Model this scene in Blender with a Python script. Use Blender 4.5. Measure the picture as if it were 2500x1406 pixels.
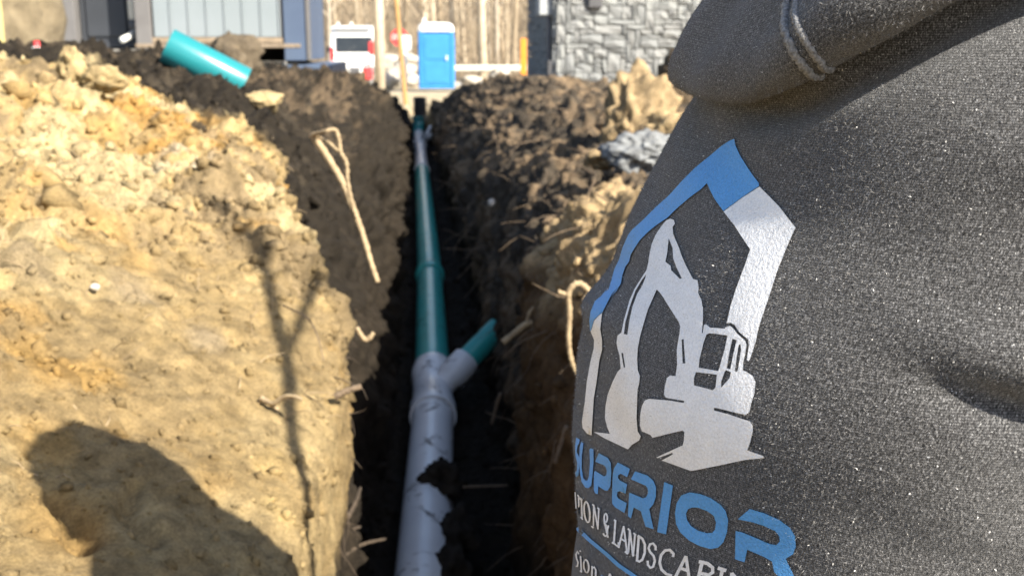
import bpy, bmesh, math, random
import numpy as np
from mathutils import Vector, Matrix
from mathutils.geometry import delaunay_2d_cdt
for o in list(bpy.data.objects):
    bpy.data.objects.remove(o)
random.seed(7); rng = np.random.default_rng(7)
SC = bpy.context.scene
COL = SC.collection
R = math.radians
# ---------------------------------------------------------------- camera
F_PX, PITCH, YAW, EYE = 2600.0, math.atan(593/2600.), R(4.91), Vector((0, 0, 1.5))
cam = bpy.data.cameras.new('camera'); cam_o = bpy.data.objects.new('camera', cam); COL.objects.link(cam_o)
cam.sensor_width = 36; cam.lens = 36*F_PX/2500
cam.clip_start = .02; cam.clip_end = 600
cam_o.location = EYE
cam_o.rotation_euler = (math.pi/2 - PITCH, 0, -YAW)
cam.dof.use_dof = True; cam.dof.focus_distance = .54; cam.dof.aperture_fstop = 16
SC.camera = cam_o
# ---------------------------------------------------------------- light
SUN_EL = R(38)
SUN_H = Vector((.695, -.719, 0)).normalized()
to_sun = Vector((SUN_H.x*math.cos(SUN_EL), SUN_H.y*math.cos(SUN_EL), math.sin(SUN_EL)))
w = bpy.data.worlds.new('World'); SC.world = w; w.use_nodes = True
nt = w.node_tree; nt.nodes.clear()
sky = nt.nodes.new('ShaderNodeTexSky'); sky.sky_type = 'NISHITA'; sky.sun_disc = False
sky.sun_elevation = SUN_EL; sky.sun_rotation = math.atan2(SUN_H.x, SUN_H.y)
sky.air_density = 1.0; sky.dust_density = 1.5; sky.ozone_density = 1.0
bg = nt.nodes.new('ShaderNodeBackground'); bg.inputs[1].default_value = .092
wo = nt.nodes.new('ShaderNodeOutputWorld')
nt.links.new(sky.outputs[0], bg.inputs[0]); nt.links.new(bg.outputs[0], wo.inputs[0])
sun = bpy.data.lights.new('sun', 'SUN'); sun_o = bpy.data.objects.new('sun', sun); COL.objects.link(sun_o)
sun.energy = 4.8; sun.angle = R(.53); sun.color = (1, .93, .80)
sun_o.rotation_euler = to_sun.to_track_quat('Z', 'Y').to_euler(); sun_o.location = (3, -4, 6)
SC.view_settings.view_transform = 'Standard'; SC.view_settings.look = 'None'
SC.view_settings.exposure = 1.38; SC.view_settings.gamma = 1
SC.view_settings.use_curve_mapping = False
SC.render.engine = 'CYCLES'
SC.render.resolution_x, SC.render.resolution_y = 1024, 575
# ---------------------------------------------------------------- helpers
_cp, _sp, _cy, _sy = math.cos(PITCH), math.sin(PITCH), math.cos(YAW), math.sin(YAW)
FW = Vector((_sy*_cp, _cy*_cp, -_sp)); RT = Vector((_cy, -_sy, 0)); UPV = RT.cross(FW)
def at(px, py, Y):
    r = FW + RT*((px-1250)/F_PX) + UPV*((703-py)/F_PX)
    return EYE + r*(Y/r.y)
def tag(o, label=None, cat=None, group=None, kind=None):
    if label: o['label'] = label
    if cat: o['category'] = cat
    if group: o['group'] = group
    if kind: o['kind'] = kind
    return o
def empty(name, loc=(0, 0, 0), rz=0, label=None, cat=None, group=None):
    o = bpy.data.objects.new(name, None); COL.objects.link(o)
    o.location = loc; o.rotation_euler = (0, 0, rz); o.empty_display_size = .1
    return tag(o, label, cat, group)
def link(name, me, m=None, parent=None, smooth=True):
    o = bpy.data.objects.new(name, me); COL.objects.link(o)
    if m is not None: me.materials.append(m)
    if smooth:
        me.polygons.foreach_set('use_smooth', [True]*len(me.polygons))
    if parent: o.parent = parent
    return o
def pyd(name, v, f, m=None, parent=None, smooth=True):
    me = bpy.data.meshes.new(name); me.from_pydata([tuple(p) for p in v], [], f); me.update()
    return link(name, me, m, parent, smooth)
class MB:
    def __init__(s): s.v, s.f = [], []
    def add(s, v, f):
        n = len(s.v); s.v += [tuple(p) for p in v]; s.f += [tuple(i+n for i in q) for q in f]; return s
    def box(s, c, d, rz=0, rot=None, bev=0.0):
        hx, hy, hz = d[0]/2, d[1]/2, d[2]/2
        M = rot if rot is not None else Matrix.Rotation(rz, 3, 'Z')
        c = Vector(c)
        if bev <= 0:
            P = [c + M @ Vector((x*hx, y*hy, z*hz)) for x in (-1, 1) for y in (-1, 1) for z in (-1, 1)]
            return s.add(P, [(0, 1, 3, 2), (4, 6, 7, 5), (0, 4, 5, 1), (2, 3, 7, 6), (0, 2, 6, 4), (1, 5, 7, 3)])
        b = bev; P = []; 
        for z, k in ((-hz, b), (-hz+b, 0), (hz-b, 0), (hz, b)):
            x, y = hx-k, hy-k; q = b if k == 0 else b*.3
            P += [c + M @ Vector(t + (z,)) for t in ((-x+q, -y), (x-q, -y), (x, -y+q), (x, y-q), (x-q, y), (-x+q, y), (-x, y-q), (-x, -y+q))]
        f = [tuple(range(7, -1, -1)), tuple(range(24, 32))]
        for l in range(3):
            for i in range(8):
                a = l*8+i; d_ = l*8+(i+1) % 8; f.append((a, d_, d_+8, a+8))
        return s.add(P, f)
    def tube(s, pts, rad, n=8, cap=True, jit=0.0):
        pts = [Vector(p) for p in pts]; k = len(pts)
        rad = rad if hasattr(rad, '__len__') else [rad]*k
        P = []; ref = Vector((.13, .21, 1)).normalized(); prev = None
        for i, p in enumerate(pts):
            t = (pts[min(i+1, k-1)] - pts[max(i-1, 0)]).normalized()
            a = prev if prev is not None else (ref if abs(t.dot(ref)) < .95 else Vector((1, 0, 0)))
            x = (a - t*a.dot(t)).normalized(); y = t.cross(x); prev = x
            for j in range(n):
                q = 2*math.pi*j/n; r_ = rad[i]*(1 + (random.uniform(-jit, jit) if jit else 0))
                P.append(p + x*math.cos(q)*r_ + y*math.sin(q)*r_)
        f = []
        for i in range(k-1):
            for j in range(n):
                a = i*n+j; b = i*n+(j+1) % n; f.append((a, b, b+n, a+n))
        if cap: f += [tuple(range(n-1, -1, -1)), tuple(range((k-1)*n, k*n))]
        return s.add(P, f)
    def lathe(s, o, d, prof, n=32, close=False):
        # prof: list of (t along axis, radius)
        o, d = Vector(o), Vector(d).normalized()
        a = Vector((0, 0, 1)) if abs(d.z) < .9 else Vector((1, 0, 0))
        x = (a - d*a.dot(d)).normalized(); y = d.cross(x); P = []
        for t, r in prof:
            for j in range(n):
                q = 2*math.pi*j/n; P.append(o + d*t + x*math.cos(q)*r + y*math.sin(q)*r)
        k = len(prof); f = []
        for i in range(k if close else k-1):
            for j in range(n):
                a_, b_ = i*n+j, i*n+(j+1) % n; i2 = ((i+1) % k)*n
                f.append((a_, b_, i2+(j+1) % n, i2+j))
        return s.add(P, f)
    def build(s, name, m, parent=None, smooth=False):
        return pyd(name, s.v, s.f, m, parent, smooth)
def smooth_by_angle(o, deg=40):
    me = o.data
    bm = bmesh.new(); bm.from_mesh(me)
    for e in bm.edges: e.smooth = not (len(e.link_faces) == 2 and e.calc_face_angle(0) > R(deg))
    for f in bm.faces: f.smooth = True
    bm.to_mesh(me); bm.free(); return o
def copy_tree(o, parent=None):
    c = o.copy(); COL.objects.link(c); c.parent = parent
    for ch in list(o.children): copy_tree(ch, c)
    return c
# numpy gradient noise
_perm = rng.permutation(256); _perm = np.concatenate([_perm, _perm, _perm])
_g = rng.normal(size=(256, 3)); _g /= np.linalg.norm(_g, axis=1, keepdims=True)
def perlin(P):
    I = np.floor(P).astype(np.int64); Fr = P - I; W = Fr*Fr*Fr*(Fr*(Fr*6-15)+10); I &= 255
    out = 0
    for dx in (0, 1):
        for dy in (0, 1):
            for dz in (0, 1):
                h = _perm[_perm[_perm[(I[:, 0]+dx) & 255] + ((I[:, 1]+dy) & 255)] + ((I[:, 2]+dz) & 255)]
                g = _g[h]
                d = (g*(Fr - np.array([dx, dy, dz]))).sum(1)
                out = out + d*(W[:, 0] if dx else 1-W[:, 0])*(W[:, 1] if dy else 1-W[:, 1])*(W[:, 2] if dz else 1-W[:, 2])
    return out*1.6
def fbm(P, sc, oc=4, gain=.5):
    a, s, o = 1., sc, 0
    for i in range(oc):
        o = o + a*perlin(P*s + 17.3*i); a *= gain; s *= 2.03
    return o
_jit = rng.random((256, 3))
def worley(P):
    I = np.floor(P).astype(np.int64); best = np.full(len(P), 9.)
    for dx in (-1, 0, 1):
        for dy in (-1, 0, 1):
            for dz in (-1, 0, 1):
                C = I + np.array([dx, dy, dz])
                h = _perm[_perm[_perm[C[:, 0] & 255] + (C[:, 1] & 255)] + (C[:, 2] & 255)]
                d = ((C + _jit[h] - P)**2).sum(1); best = np.minimum(best, d)
    return np.sqrt(best)
# ---------------------------------------------------------------- materials
class NM:
    def __init__(s, name):
        s.m = bpy.data.materials.new(name); s.m.use_nodes = True
        s.t = s.m.node_tree; s.b = s.t.nodes['Principled BSDF']; s.co = s.t.nodes.new('ShaderNodeTexCoord')
    def n(s, ty, **kw):
        q = s.t.nodes.new(ty)
        for k, v in kw.items():
            if k in q.inputs: q.inputs[k].default_value = v
            else: setattr(q, k, v)
        return q
    def l(s, a, b): s.t.links.new(a, b); return s
    def noise(s, scale, detail=4, rough=.55, vec=None, dist=0):
        q = s.n('ShaderNodeTexNoise', Scale=scale, Detail=detail, Roughness=rough, Distortion=dist)
        s.l(vec or s.co.outputs['Object'], q.inputs['Vector']); return q.outputs['Fac']
    def ramp(s, fac, *stops):
        q = s.n('ShaderNodeValToRGB'); e = q.color_ramp.elements
        while len(e) < len(stops): e.new(.5)
        for k, (p, c) in enumerate(stops):
            e[k].position = p; e[k].color = tuple(c)+(1,) if len(c) == 3 else c
        s.l(fac, q.inputs[0]); return q.outputs[0]
    def mix(s, fac, a, b, mode='MIX'):
        q = s.n('ShaderNodeMix', data_type='RGBA', blend_type=mode)
        for v, i in ((fac, 0), (a, 6), (b, 7)):
            if hasattr(v, 'links') or hasattr(v, 'is_linked'): s.l(v, q.inputs[i])
            else: q.inputs[i].default_value = v if i == 0 else tuple(v)+(1,)
        return q.outputs[2]
    def bump(s, h, st=.3, dist=.01):
        q = s.n('ShaderNodeBump', Strength=st, Distance=dist); s.l(h, q.inputs['Height']); s.l(q.outputs[0], s.b.inputs['Normal']); return s
def mat(name, c1, c2=None, scale=6, rough=.7, bump=.15, bscale=None, bdist=.01, spec=.4, metal=0, lo=.35, hi=.65, vec=None):
    k = NM(name); c2 = c2 or tuple(x*.82 for x in c1)
    f = k.noise(scale, 6); c = k.ramp(f, (lo, c2), (hi, c1)); k.l(c, k.b.inputs['Base Color'])
    k.b.inputs['Roughness'].default_value = rough; k.b.inputs['Metallic'].default_value = metal
    k.b.inputs['Specular IOR Level'].default_value = spec
    if bump: k.bump(k.noise(bscale or scale*5, 5), bump, bdist)
    return k.m
# ---------------------------------------------------------------- hoodie surface (u around the body, v height)
def hermite(x, xs, ys):
    x = np.asarray(x, float); xs = np.asarray(xs, float); ys = np.asarray(ys, float)
    m = np.gradient(ys, xs)
    i = np.clip(np.searchsorted(xs, x) - 1, 0, len(xs) - 2)
    h = xs[i + 1] - xs[i]; t = np.clip((x - xs[i]) / h, 0, 1)
    return ((2*t**3-3*t**2+1)*ys[i] + (t**3-2*t**2+t)*h*m[i] + (-2*t**3+3*t**2)*ys[i+1] + (t**3-t**2)*h*m[i+1])
TV = [0.78, 1.00, 1.14, 1.22, 1.28, 1.335, 1.375, 1.42, 1.465, 1.51, 1.56, 1.62, 1.70]
TA = [.180, .188, .19, .19, .19, .19, .188, .18, .165, .14, .110, .085, .070]
TB = [.195, .200, .203, .205, .207, .21, .212, .212, .205, .18, .140, .095, .075]
TX = [.275, .275, .277, .2786, .2809, .2829, .2964, .3112, .3195, .3212, .3250, .335, .345]
TY = .57
def bump(u, v, u0, v0, su, sv, ang=0.0):
    du = (u - u0) * .22; dv = v - v0; c, s = math.cos(ang), math.sin(ang)
    p = du*c + dv*s; q = -du*s + dv*c
    return np.exp(-(p/su)**2 - (q/sv)**2)
def torso(u, v, wr=1.0):
    u = np.asarray(u, float); v = np.asarray(v, float)
    a = hermite(v, TV, TA); b = hermite(v, TV, TB); cx = hermite(v, TV, TX)
    ca, sa = np.cos(u), np.sin(u)
    e = .92
    b = np.where(sa < 0, b*(1-.22*np.clip(-sa/.9, 0, 1)**2), b)
    X = cx - a*np.sign(ca)*np.abs(ca)**e
    Y = TY - b*np.sign(sa)*np.abs(sa)**e
    r = np.hypot(X-cx, Y-TY) + 1e-9
    d = WR(u, v) * wr
    q = np.clip((-u-.6)/.8, 0, 1); q = np.minimum(q, np.clip((2.9+u)/.6, 0, 1)); t = np.clip((v-1.25)/.25, 0, 1)*np.clip((1.66-v)/.08, 0, 1)
    return np.stack([X + (X-cx)/r*d, Y + (Y-TY)/r*d, v - .10*q*q*(3-2*q)*t], -1)
HEM_U = [-3.2, -2.2, -1.4, -.9, -.55, -.25, .04, .26, .39, .49, .59, .69, .80, .925, 1.3, 2.0, 3.2]
HEM_V = [1.545, 1.545, 1.535, 1.505, 1.492, 1.476, 1.4690, 1.4680, 1.4715, 1.477, 1.486, 1.494, 1.505, 1.516, 1.536, 1.55, 1.545]
def WR(u, v):
    d = .0085*bump(u, v, -.10, 1.352, .060, .011, .10)
    d = d - .0050*bump(u, v, -.05, 1.378, .050, .013, .10)
    d = d - .010*bump(u, v, 1.27, 1.362, .042, .0070, -.20) + .006*bump(u, v, 1.22, 1.382, .055, .012, -.20)
    d = d + .0035*np.sin(v*46 + u*2.2 + .9*np.sin(u*3.1)) * (.35+.65*(.5+.5*np.sin(u*2.3+v*17)))
    d = d + .0012*np.sin(v*120 + u*9.0 + 2*np.sin(v*30))*(.5+.5*np.sin(u*5+1))
    lo = np.clip((1.24 - v)/.2, 0, 1)
    g = v - hermite(u, HEM_U, HEM_V) + .001
    d = d - .011*np.exp(-(g/.0085)**2)*np.clip((u-.12)/.2, 0, 1)*np.clip((1.3-u)/.3, 0, 1)
    return d + lo*.008*np.sin(u*7 + v*21)
def tnormal(u, v):
    e = 1e-3
    du = torso(u+e, v) - torso(u-e, v); dv = torso(u, v+e) - torso(u, v-e)
    n = np.cross(du, dv); n = n / (np.linalg.norm(n, axis=-1, keepdims=True) + 1e-12)
    return n
# ---------------------------------------------------------------- ground, trench and spoil banks
# stations: Y, then (X, z) from far left to far right across the trench
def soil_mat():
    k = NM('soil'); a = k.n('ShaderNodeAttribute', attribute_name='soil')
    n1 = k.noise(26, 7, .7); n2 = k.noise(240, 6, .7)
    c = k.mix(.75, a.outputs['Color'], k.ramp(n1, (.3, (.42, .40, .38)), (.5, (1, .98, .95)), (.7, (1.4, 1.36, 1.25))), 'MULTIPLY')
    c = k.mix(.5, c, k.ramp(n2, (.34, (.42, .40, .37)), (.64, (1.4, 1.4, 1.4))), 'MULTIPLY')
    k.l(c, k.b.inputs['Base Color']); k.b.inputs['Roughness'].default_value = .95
    k.b.inputs['Specular IOR Level'].default_value = .15
    k.bump(k.noise(190, 9, .8), .75, .010)
    return k.m
SOIL = soil_mat()
ST = [
(-3.0, [(-60,1.0),(-6,1.3),(-2.5,1.45),(-1.3,1.35),(-.85,1.15),(-.6,1.0),(-.5,.9),(-.45,.45),(-.42,0),(.9,0),(.95,.5),(1.0,.9),(1.2,1.05),(1.6,1.3),(2.4,1.6),(4,1.2),(12,.9),(60,.9)]),
(.75, [(-60,1.0),(-6,1.3),(-2.5,1.48),(-1.3,1.37),(-.8,1.15),(-.5,1.0),(-.25,.86),(-.25,.45),(-.24,0),(.8,0),(.88,.5),(.95,.9),(1.15,1.05),(1.6,1.3),(2.4,1.7),(4,1.3),(12,.9),(60,.9)]),
(1.15, [(-60,1.0),(-6,1.3),(-2.5,1.5),(-1.35,1.38),(-.72,1.15),(-.46,1.0),(-.178,.855),(-.19,.45),(-.18,0),(.5,0),(.58,.45),(.64,.85),(.8,1.0),(1.3,1.25),(2.2,1.7),(4,1.4),(12,.9),(60,.9)]),
(1.5, [(-60,1.0),(-6,1.3),(-2.5,1.52),(-1.35,1.4),(-.72,1.17),(-.44,1.03),(-.172,.87),(-.19,.45),(-.18,0),(.32,0),(.37,.42),(.42,.82),(.52,.98),(1.0,1.2),(1.9,1.6),(4,1.4),(12,.9),(60,.9)]),
(1.85, [(-60,1.0),(-6,1.3),(-2.5,1.53),(-1.35,1.42),(-.74,1.21),(-.42,1.07),(-.146,.91),(-.18,.45),(-.175,0),(.30,0),(.33,.45),(.36,.86),(.47,1.05),(.9,1.2),(1.8,1.5),(4,1.4),(12,.9),(60,.9)]),
(2.12, [(-60,1.0),(-6,1.3),(-2.5,1.53),(-1.35,1.43),(-.78,1.25),(-.47,1.12),(-.19,.99),(-.18,.48),(-.17,0),(.285,0),(.30,.48),(.33,.9),(.45,1.1),(.8,1.15),(1.7,1.4),(4,1.3),(12,.9),(60,.9)]),
(2.38, [(-60,1.0),(-6,1.3),(-2.6,1.53),(-1.4,1.44),(-.86,1.29),(-.55,1.18),(-.30,1.10),(-.24,.55),(-.16,0),(.28,0),(.285,.5),(.31,.95),(.44,1.14),(.66,1.10),(1.6,1.35),(4,1.3),(12,.9),(60,.9)]),
(2.62, [(-60,1.0),(-6,1.3),(-2.6,1.52),(-1.4,1.45),(-.95,1.33),(-.66,1.22),(-.42,1.15),(-.31,.6),(-.15,0),(.28,0),(.285,.5),(.315,.97),(.46,1.14),(.64,1.05),(1.5,1.3),(4,1.3),(12,.9),(60,.9)]),
(2.95, [(-60,1.0),(-6,1.3),(-2.7,1.5),(-1.5,1.46),(-1.0,1.36),(-.66,1.24),(-.41,1.17),(-.31,.6),(-.15,0),(.28,0),(.30,.5),(.34,.92),(.5,1.06),(.7,1.02),(1.5,1.25),(4,1.3),(12,.9),(60,.9)]),
(3.5, [(-60,1.0),(-6,1.3),(-2.8,1.47),(-1.6,1.45),(-1.1,1.40),(-.8,1.29),(-.52,1.19),(-.25,.6),(-.14,0),(.28,0),(.31,.48),(.38,.88),(.58,1.0),(.85,1.08),(1.6,1.25),(4,1.3),(12,.9),(60,.9)]),
(4.4, [(-60,1.0),(-6,1.3),(-3,1.45),(-1.9,1.45),(-1.4,1.42),(-1.0,1.35),(-.62,1.2),(-.28,.65),(-.14,0),(.28,0),(.33,.46),(.46,.9),(.8,1.1),(1.1,1.18),(1.8,1.25),(4,1.2),(12,.9),(60,.9)]),
(5.6, [(-60,1.0),(-6,1.3),(-3,1.42),(-2.2,1.42),(-1.6,1.42),(-1.2,1.37),(-.75,1.22),(-.32,.7),(-.14,0),(.28,0),(.33,.45),(.5,.9),(.9,1.15),(1.3,1.25),(1.9,1.2),(4,1.1),(12,.9),(60,.9)]),
(7.5, [(-60,1.0),(-6,1.25),(-3,1.35),(-2.3,1.35),(-1.7,1.34),(-1.25,1.28),(-.8,1.12),(-.32,.7),(-.14,0),(.28,0),(.33,.45),(.55,.9),(.95,1.17),(1.35,1.2),(2,1.05),(4,1.0),(12,.9),(60,.9)]),
(9.5, [(-60,1.0),(-6,1.2),(-3,1.28),(-2.2,1.26),(-1.6,1.26),(-1.2,1.22),(-.75,1.06),(-.3,.68),(-.14,0),(.26,0),(.31,.45),(.55,.88),(.95,1.17),(1.3,1.17),(2,1.0),(4,.95),(12,.8),(60,.8)]),
(11.8, [(-60,1.0),(-6,1.15),(-3,1.15),(-2,1.1),(-1.4,1.1),(-1.0,1.17),(-.7,1.1),(-.28,.66),(-.14,0),(.25,0),(.3,.42),(.52,.85),(.9,1.14),(1.2,1.1),(2,.95),(4,.9),(12,.7),(60,.7)]),
(14.5, [(-60,.9),(-6,1.0),(-3,.95),(-1.8,.9),(-1.2,.95),(-.85,.99),(-.55,.88),(-.27,.55),(-.14,0),(.22,0),(.26,.4),(.42,.75),(.68,.93),(1.0,.9),(2,.8),(4,.75),(12,.6),(60,.6)]),
(17.5, [(-60,.7),(-6,.75),(-3,.7),(-1.7,.6),(-1.0,.6),(-.7,.62),(-.42,.55),(-.25,.35),(-.14,.0),(.12,.0),(.16,.25),(.24,.46),(.42,.56),(.8,.55),(2,.5),(4,.5),(12,.45),(60,.4)]),
(19.3, [(-60,.5),(-6,.5),(-3,.45),(-1.7,.4),(-1.0,.4),(-.7,.4),(-.35,.38),(-.22,.33),(-.14,.25),(.12,.25),(.16,.3),(.22,.36),(.42,.38),(.8,.36),(2,.35),(4,.35),(12,.35),(60,.3)]),
(22., [(-60,.3),(-6,.3),(-3,.3),(-1.7,.28),(-1.0,.27),(-.7,.27),(-.35,.27),(-.22,.27),(-.14,.27),(.12,.27),(.16,.27),(.22,.27),(.42,.27),(.8,.27),(2,.27),(4,.27),(12,.25),(60,.2)]),
(34., [(x,.02) for x in (-60,-9,-5,-3,-2,-1.4,-.8,-.4,-.2,.2,.4,.8,1.4,2,3,5,12,60)]),
]
_sy_ = np.array([s[0] for s in ST]); _sp_ = np.array([s[1] for s in ST], float)
# rows of the sheet, close together near the camera
rows = [-3., -1.5, -.5, .2, .6]
y = .75
while y < 34:
    rows.append(y); y += .0062 if y < 2.6 else .0062*(y/2.6)**1.75
rows.append(34.); rows = np.array(rows)
segn = [2, 6, 14, 40, 62, 62, 58, 40, 40, 32, 36, 36, 30, 30, 18, 10, 4]
def ground_pts(Y, dense=True):
    i = np.clip(np.searchsorted(_sy_, Y)-1, 0, len(_sy_)-2)
    t = np.clip((Y-_sy_[i])/(_sy_[i+1]-_sy_[i]), 0, 1); t = t*t*(3-2*t)*.6 + t*.4
    K = _sp_[i]*(1-t)[:, None, None] + _sp_[i+1]*t[:, None, None]
    out = []
    for s, n in enumerate(segn):
        p0 = K[:, max(s-1, 0)]; p1 = K[:, s]; p2 = K[:, s+1]; p3 = K[:, min(s+2, K.shape[1]-1)]
        L = np.linalg.norm(p2-p1, axis=1, keepdims=True)+1e-9
        def unit(v): return v/(np.linalg.norm(v, axis=1, keepdims=True)+1e-9)
        m1 = unit(p2-p0)*L*.55; m2 = unit(p3-p1)*L*.55
        for q in range(n):
            f = q/n
            out.append((2*f**3-3*f*f+1)*p1 + (f**3-2*f*f+f)*m1 + (-2*f**3+3*f*f)*p2 + (f**3-f*f)*m2)
    out.append(K[:, -1])
    return np.stack(out, 1)
G = ground_pts(rows); NR, NC = G.shape[:2]
GP = np.concatenate([G[..., :1], np.repeat(rows[:, None, None], NC, 1), G[..., 1:]], -1)
du = np.gradient(GP, axis=1); dv = np.gradient(GP, axis=0)
GN = np.cross(du, dv); GN /= np.linalg.norm(GN, axis=-1, keepdims=True)+1e-12
P = GP.reshape(-1, 3); N = GN.reshape(-1, 3)
X_, Y_, Z_ = P.T
def pix(Q):
    d = Q - np.array(EYE); z = d @ np.array(FW)
    return np.stack([1250+F_PX*(d @ np.array(RT))/z, 703-F_PX*(d @ np.array(UPV))/z, z], 1)
PXG = pix(P); PXG[:, 2] = np.where(PXG[:, 2] < .3, 1e9, PXG[:, 2])
def hit(px, py, G_=None):
    Q = PXG if G_ is None else G_
    d = (Q[:, 0]-px)**2 + (Q[:, 1]-py)**2; d = np.where(Q[:, 2] > 1e8, 1e12, d)
    k = np.flatnonzero(d < max(64, d.min()*1.5)); return int(k[np.argmin(Q[k, 2])])
GROOVES = [([(0, 190), (70, 180), (150, 190), (190, 205)], .030, .022), ([(38, 210), (60, 290), (90, 340), (120, 410)], .035, .020), ([(340, 262), (440, 320), (560, 395)], .020, .020),
  ([(150, 345), (240, 400), (330, 465)], .020, .018), ([(5, 545), (22, 590), (36, 612)], .022, .008), ([(60, 520), (75, 560)], .016, .007), ([(14, 808), (50, 838)], .020, .006), ([(192, 890), (208, 925), (226, 950)], .022, .006),
  ([(330, 590), (400, 572), (450, 560)], .022, .012), ([(450, 560), (560, 545), (600, 560)], .012, .014), ([(0, 660), (60, 690), (100, 720)], .025, .012), ([(395, 770), (440, 765)], .014, .008), ([(330, 1020), (420, 1060)], .012, .01),
  ([(140, 1240), (200, 1290), (190, 1330)], .03, .012), ([(330, 1190), (300, 1260), (360, 1320)], .02, .010), ([(540, 880), (590, 940)], .008, .006)]
def groove_field():
    g = np.zeros(len(P)); wob = .012*fbm(P+3, 14, 3)
    for pts, dep, wid in GROOVES:
        H = [P[hit(*q)] for q in pts]
        for a_, b_ in zip(H[:-1], H[1:]):
            ab = b_-a_; t = np.clip(((P-a_) @ ab)/(ab @ ab+1e-9), 0, 1); dd_ = np.linalg.norm(P-(a_+t[:, None]*ab), axis=1)+wob
            g = np.maximum(g, dep*np.exp(-(dd_/wid)**2))
    return g
sm = lambda x, a, b: np.clip((x-a)/(b-a), 0, 1)**2*(3-2*np.clip((x-a)/(b-a), 0, 1))
far = sm(Y_, 19, 26); out_x = sm(np.abs(X_), 4, 12)
cut = sm(X_, -.75, -.5)*sm(-X_, .05, .1)*sm(-Y_, -2.3, -1.9)        # the smooth clay face by the lip
floor_ = sm(-Z_, -.12, -.02)*sm(-np.abs(X_), -.35, -.2)
big = fbm(P, 2.3, 3); mid = fbm(P, 9, 4, .55)
lump = np.maximum(0, .62-worley(P*7.5 + .15*np.stack([mid, -mid, mid], 1)))
crumb = np.maximum(0, .60-worley(P*26))*1.5*sm(fbm(P+12, 3.3, 3), -.25, .5) + .36*np.maximum(0, .6-worley(P*63)); fine = fbm(P, 60, 3, .6)
ridged = 1-np.abs(fbm(P*np.array([1, 1, .55]), 6, 4, .6))*1.6
rgt = sm(X_, .2, .32)*sm(Y_, 1.2, 1.6)*sm(-Y_, -18, -14)
amp = (1-.85*cut)*(1-.9*far)*(1-.6*floor_)*(1-out_x*.7)
c_w = np.stack([mid, big, -mid], 1)
D = amp*(.040*big + .034*mid + .085*lump*sm(big, -.35, .4)*(1-.85*rgt) + .020*ridged) + amp*sm(Y_, 3.5, 7)*(1-.6*rgt)*(.085*fbm(P+8, 3.0, 4, .6) + .035*mid) + (1-.72*cut)*(1-far)*(.024*crumb*(1-.9*rgt) + .0085*fine) + .006*cut*mid + .0022*cut*fbm(P+2, 95, 3, .7) + .005*cut*np.maximum(0, .45-worley(P*38+.2*c_w))
wallR = sm(X_, .2, .3)*sm(Z_, .1, .3)*sm(-X_, -1.2, -.5)
D += rgt*(-.45*amp*.034*mid + .026*fbm(P*np.array([1, .45, .5])+44, 8, 5, .6) - .02*np.maximum(0, ridged-.75)*4*.5)
D += wallR*.034*fbm(P*np.array([1, 1.0, .35]), 13, 4, .6)
D = np.where((Y_ < .7), D*.3, D)
D -= groove_field()
P2 = P + N*D[:, None]
# soil colours (pale dry clay, orange clay, grey loam, dark topsoil, damp trench earth; left-side shade is mixed in below)
clay = np.array([.40, .295, .145]); orange = np.array([.37, .215, .062]); grey = np.array([.215, .165, .10]); pale = np.array([.47, .385, .225])
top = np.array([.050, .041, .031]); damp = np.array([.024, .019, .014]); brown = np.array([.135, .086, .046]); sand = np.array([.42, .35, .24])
SPLATS = [(500, 430, 75, (0.459, 0.422, 0.348)), (420, 395, 45, (0.429, 0.385, 0.296)), (330, 310, 70, (0.385, 0.229, 0.074)), (430, 375, 50, (0.370, 0.222, 0.067)), (90, 270, 70, (0.392, 0.244, 0.081)), (260, 330, 60, (0.392, 0.252, 0.089)),
  (620, 570, 50, (0.385, 0.244, 0.089)), (420, 520, 70, (0.266, 0.207, 0.133)), (60, 650, 80, (0.222, 0.174, 0.111)), (160, 610, 50, (0.392, 0.252, 0.089)), (270, 560, 60, (0.407, 0.266, 0.104)), (130, 900, 90, (0.392, 0.244, 0.081)), (60, 860, 70, (0.385, 0.244, 0.081)), (240, 905, 60, (0.392, 0.252, 0.089)),
  (180, 1290, 150, (0.311, 0.200, 0.074)), (120, 1080, 70, (0.400, 0.266, 0.104)), (340, 640, 60, (0.407, 0.274, 0.111)), (520, 820, 60, (0.296, 0.237, 0.155)), (330, 720, 70, (0.296, 0.237, 0.155)), (650, 1130, 60, (0.407, 0.296, 0.133)), (680, 1240, 50, (0.414, 0.311, 0.148)), (300, 130, 60, (0.459, 0.370, 0.222))]
def splats(C_):
    wob = 1+.55*fbm(P+91, 9, 4, .6)
    for px, py, r_, c_ in SPLATS:
        k = hit(px, py); rad = r_*PXG[k, 2]/F_PX
        dd_ = np.linalg.norm((P-P[k])*np.array([1, .8, 1]), axis=1)*wob
        C_ = mixc(C_, np.array(c_), .7*sm(-dd_, -rad*1.3, -rad*.3))
    return C_
def mixc(a, b, t): return a*(1-t[:, None]) + b*t[:, None]
c1 = fbm(P, 1.9, 4); c2 = fbm(P+31, 4.2, 4, .6); c3 = fbm(P+67, 8, 4, .6); c4 = fbm(P+5, 30, 3, .6)
C = np.repeat(clay[None], len(P), 0)
C = mixc(C, orange, .9*sm(c1+.4*c3, .12, .5)); C = mixc(C, grey, .8*sm(c2+.3*c4, .05, .4)); C = mixc(C, pale, .8*sm(-c2-.4*c1, .12, .45))
C = mixc(C, np.array([.27, .20, .10]), .75*cut)
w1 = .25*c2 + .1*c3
tl = sm(Y_+1.2*w1 - .75*np.clip(-X_-.45, 0, 1.3), 3.02, 3.32)*(X_ < .1)         # left: dark loam from here on, blackened further in place of shade
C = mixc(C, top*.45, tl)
C = mixc(C, np.array([.065, .053, .039]), .6*tl*sm(c3, .2, .5))
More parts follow.
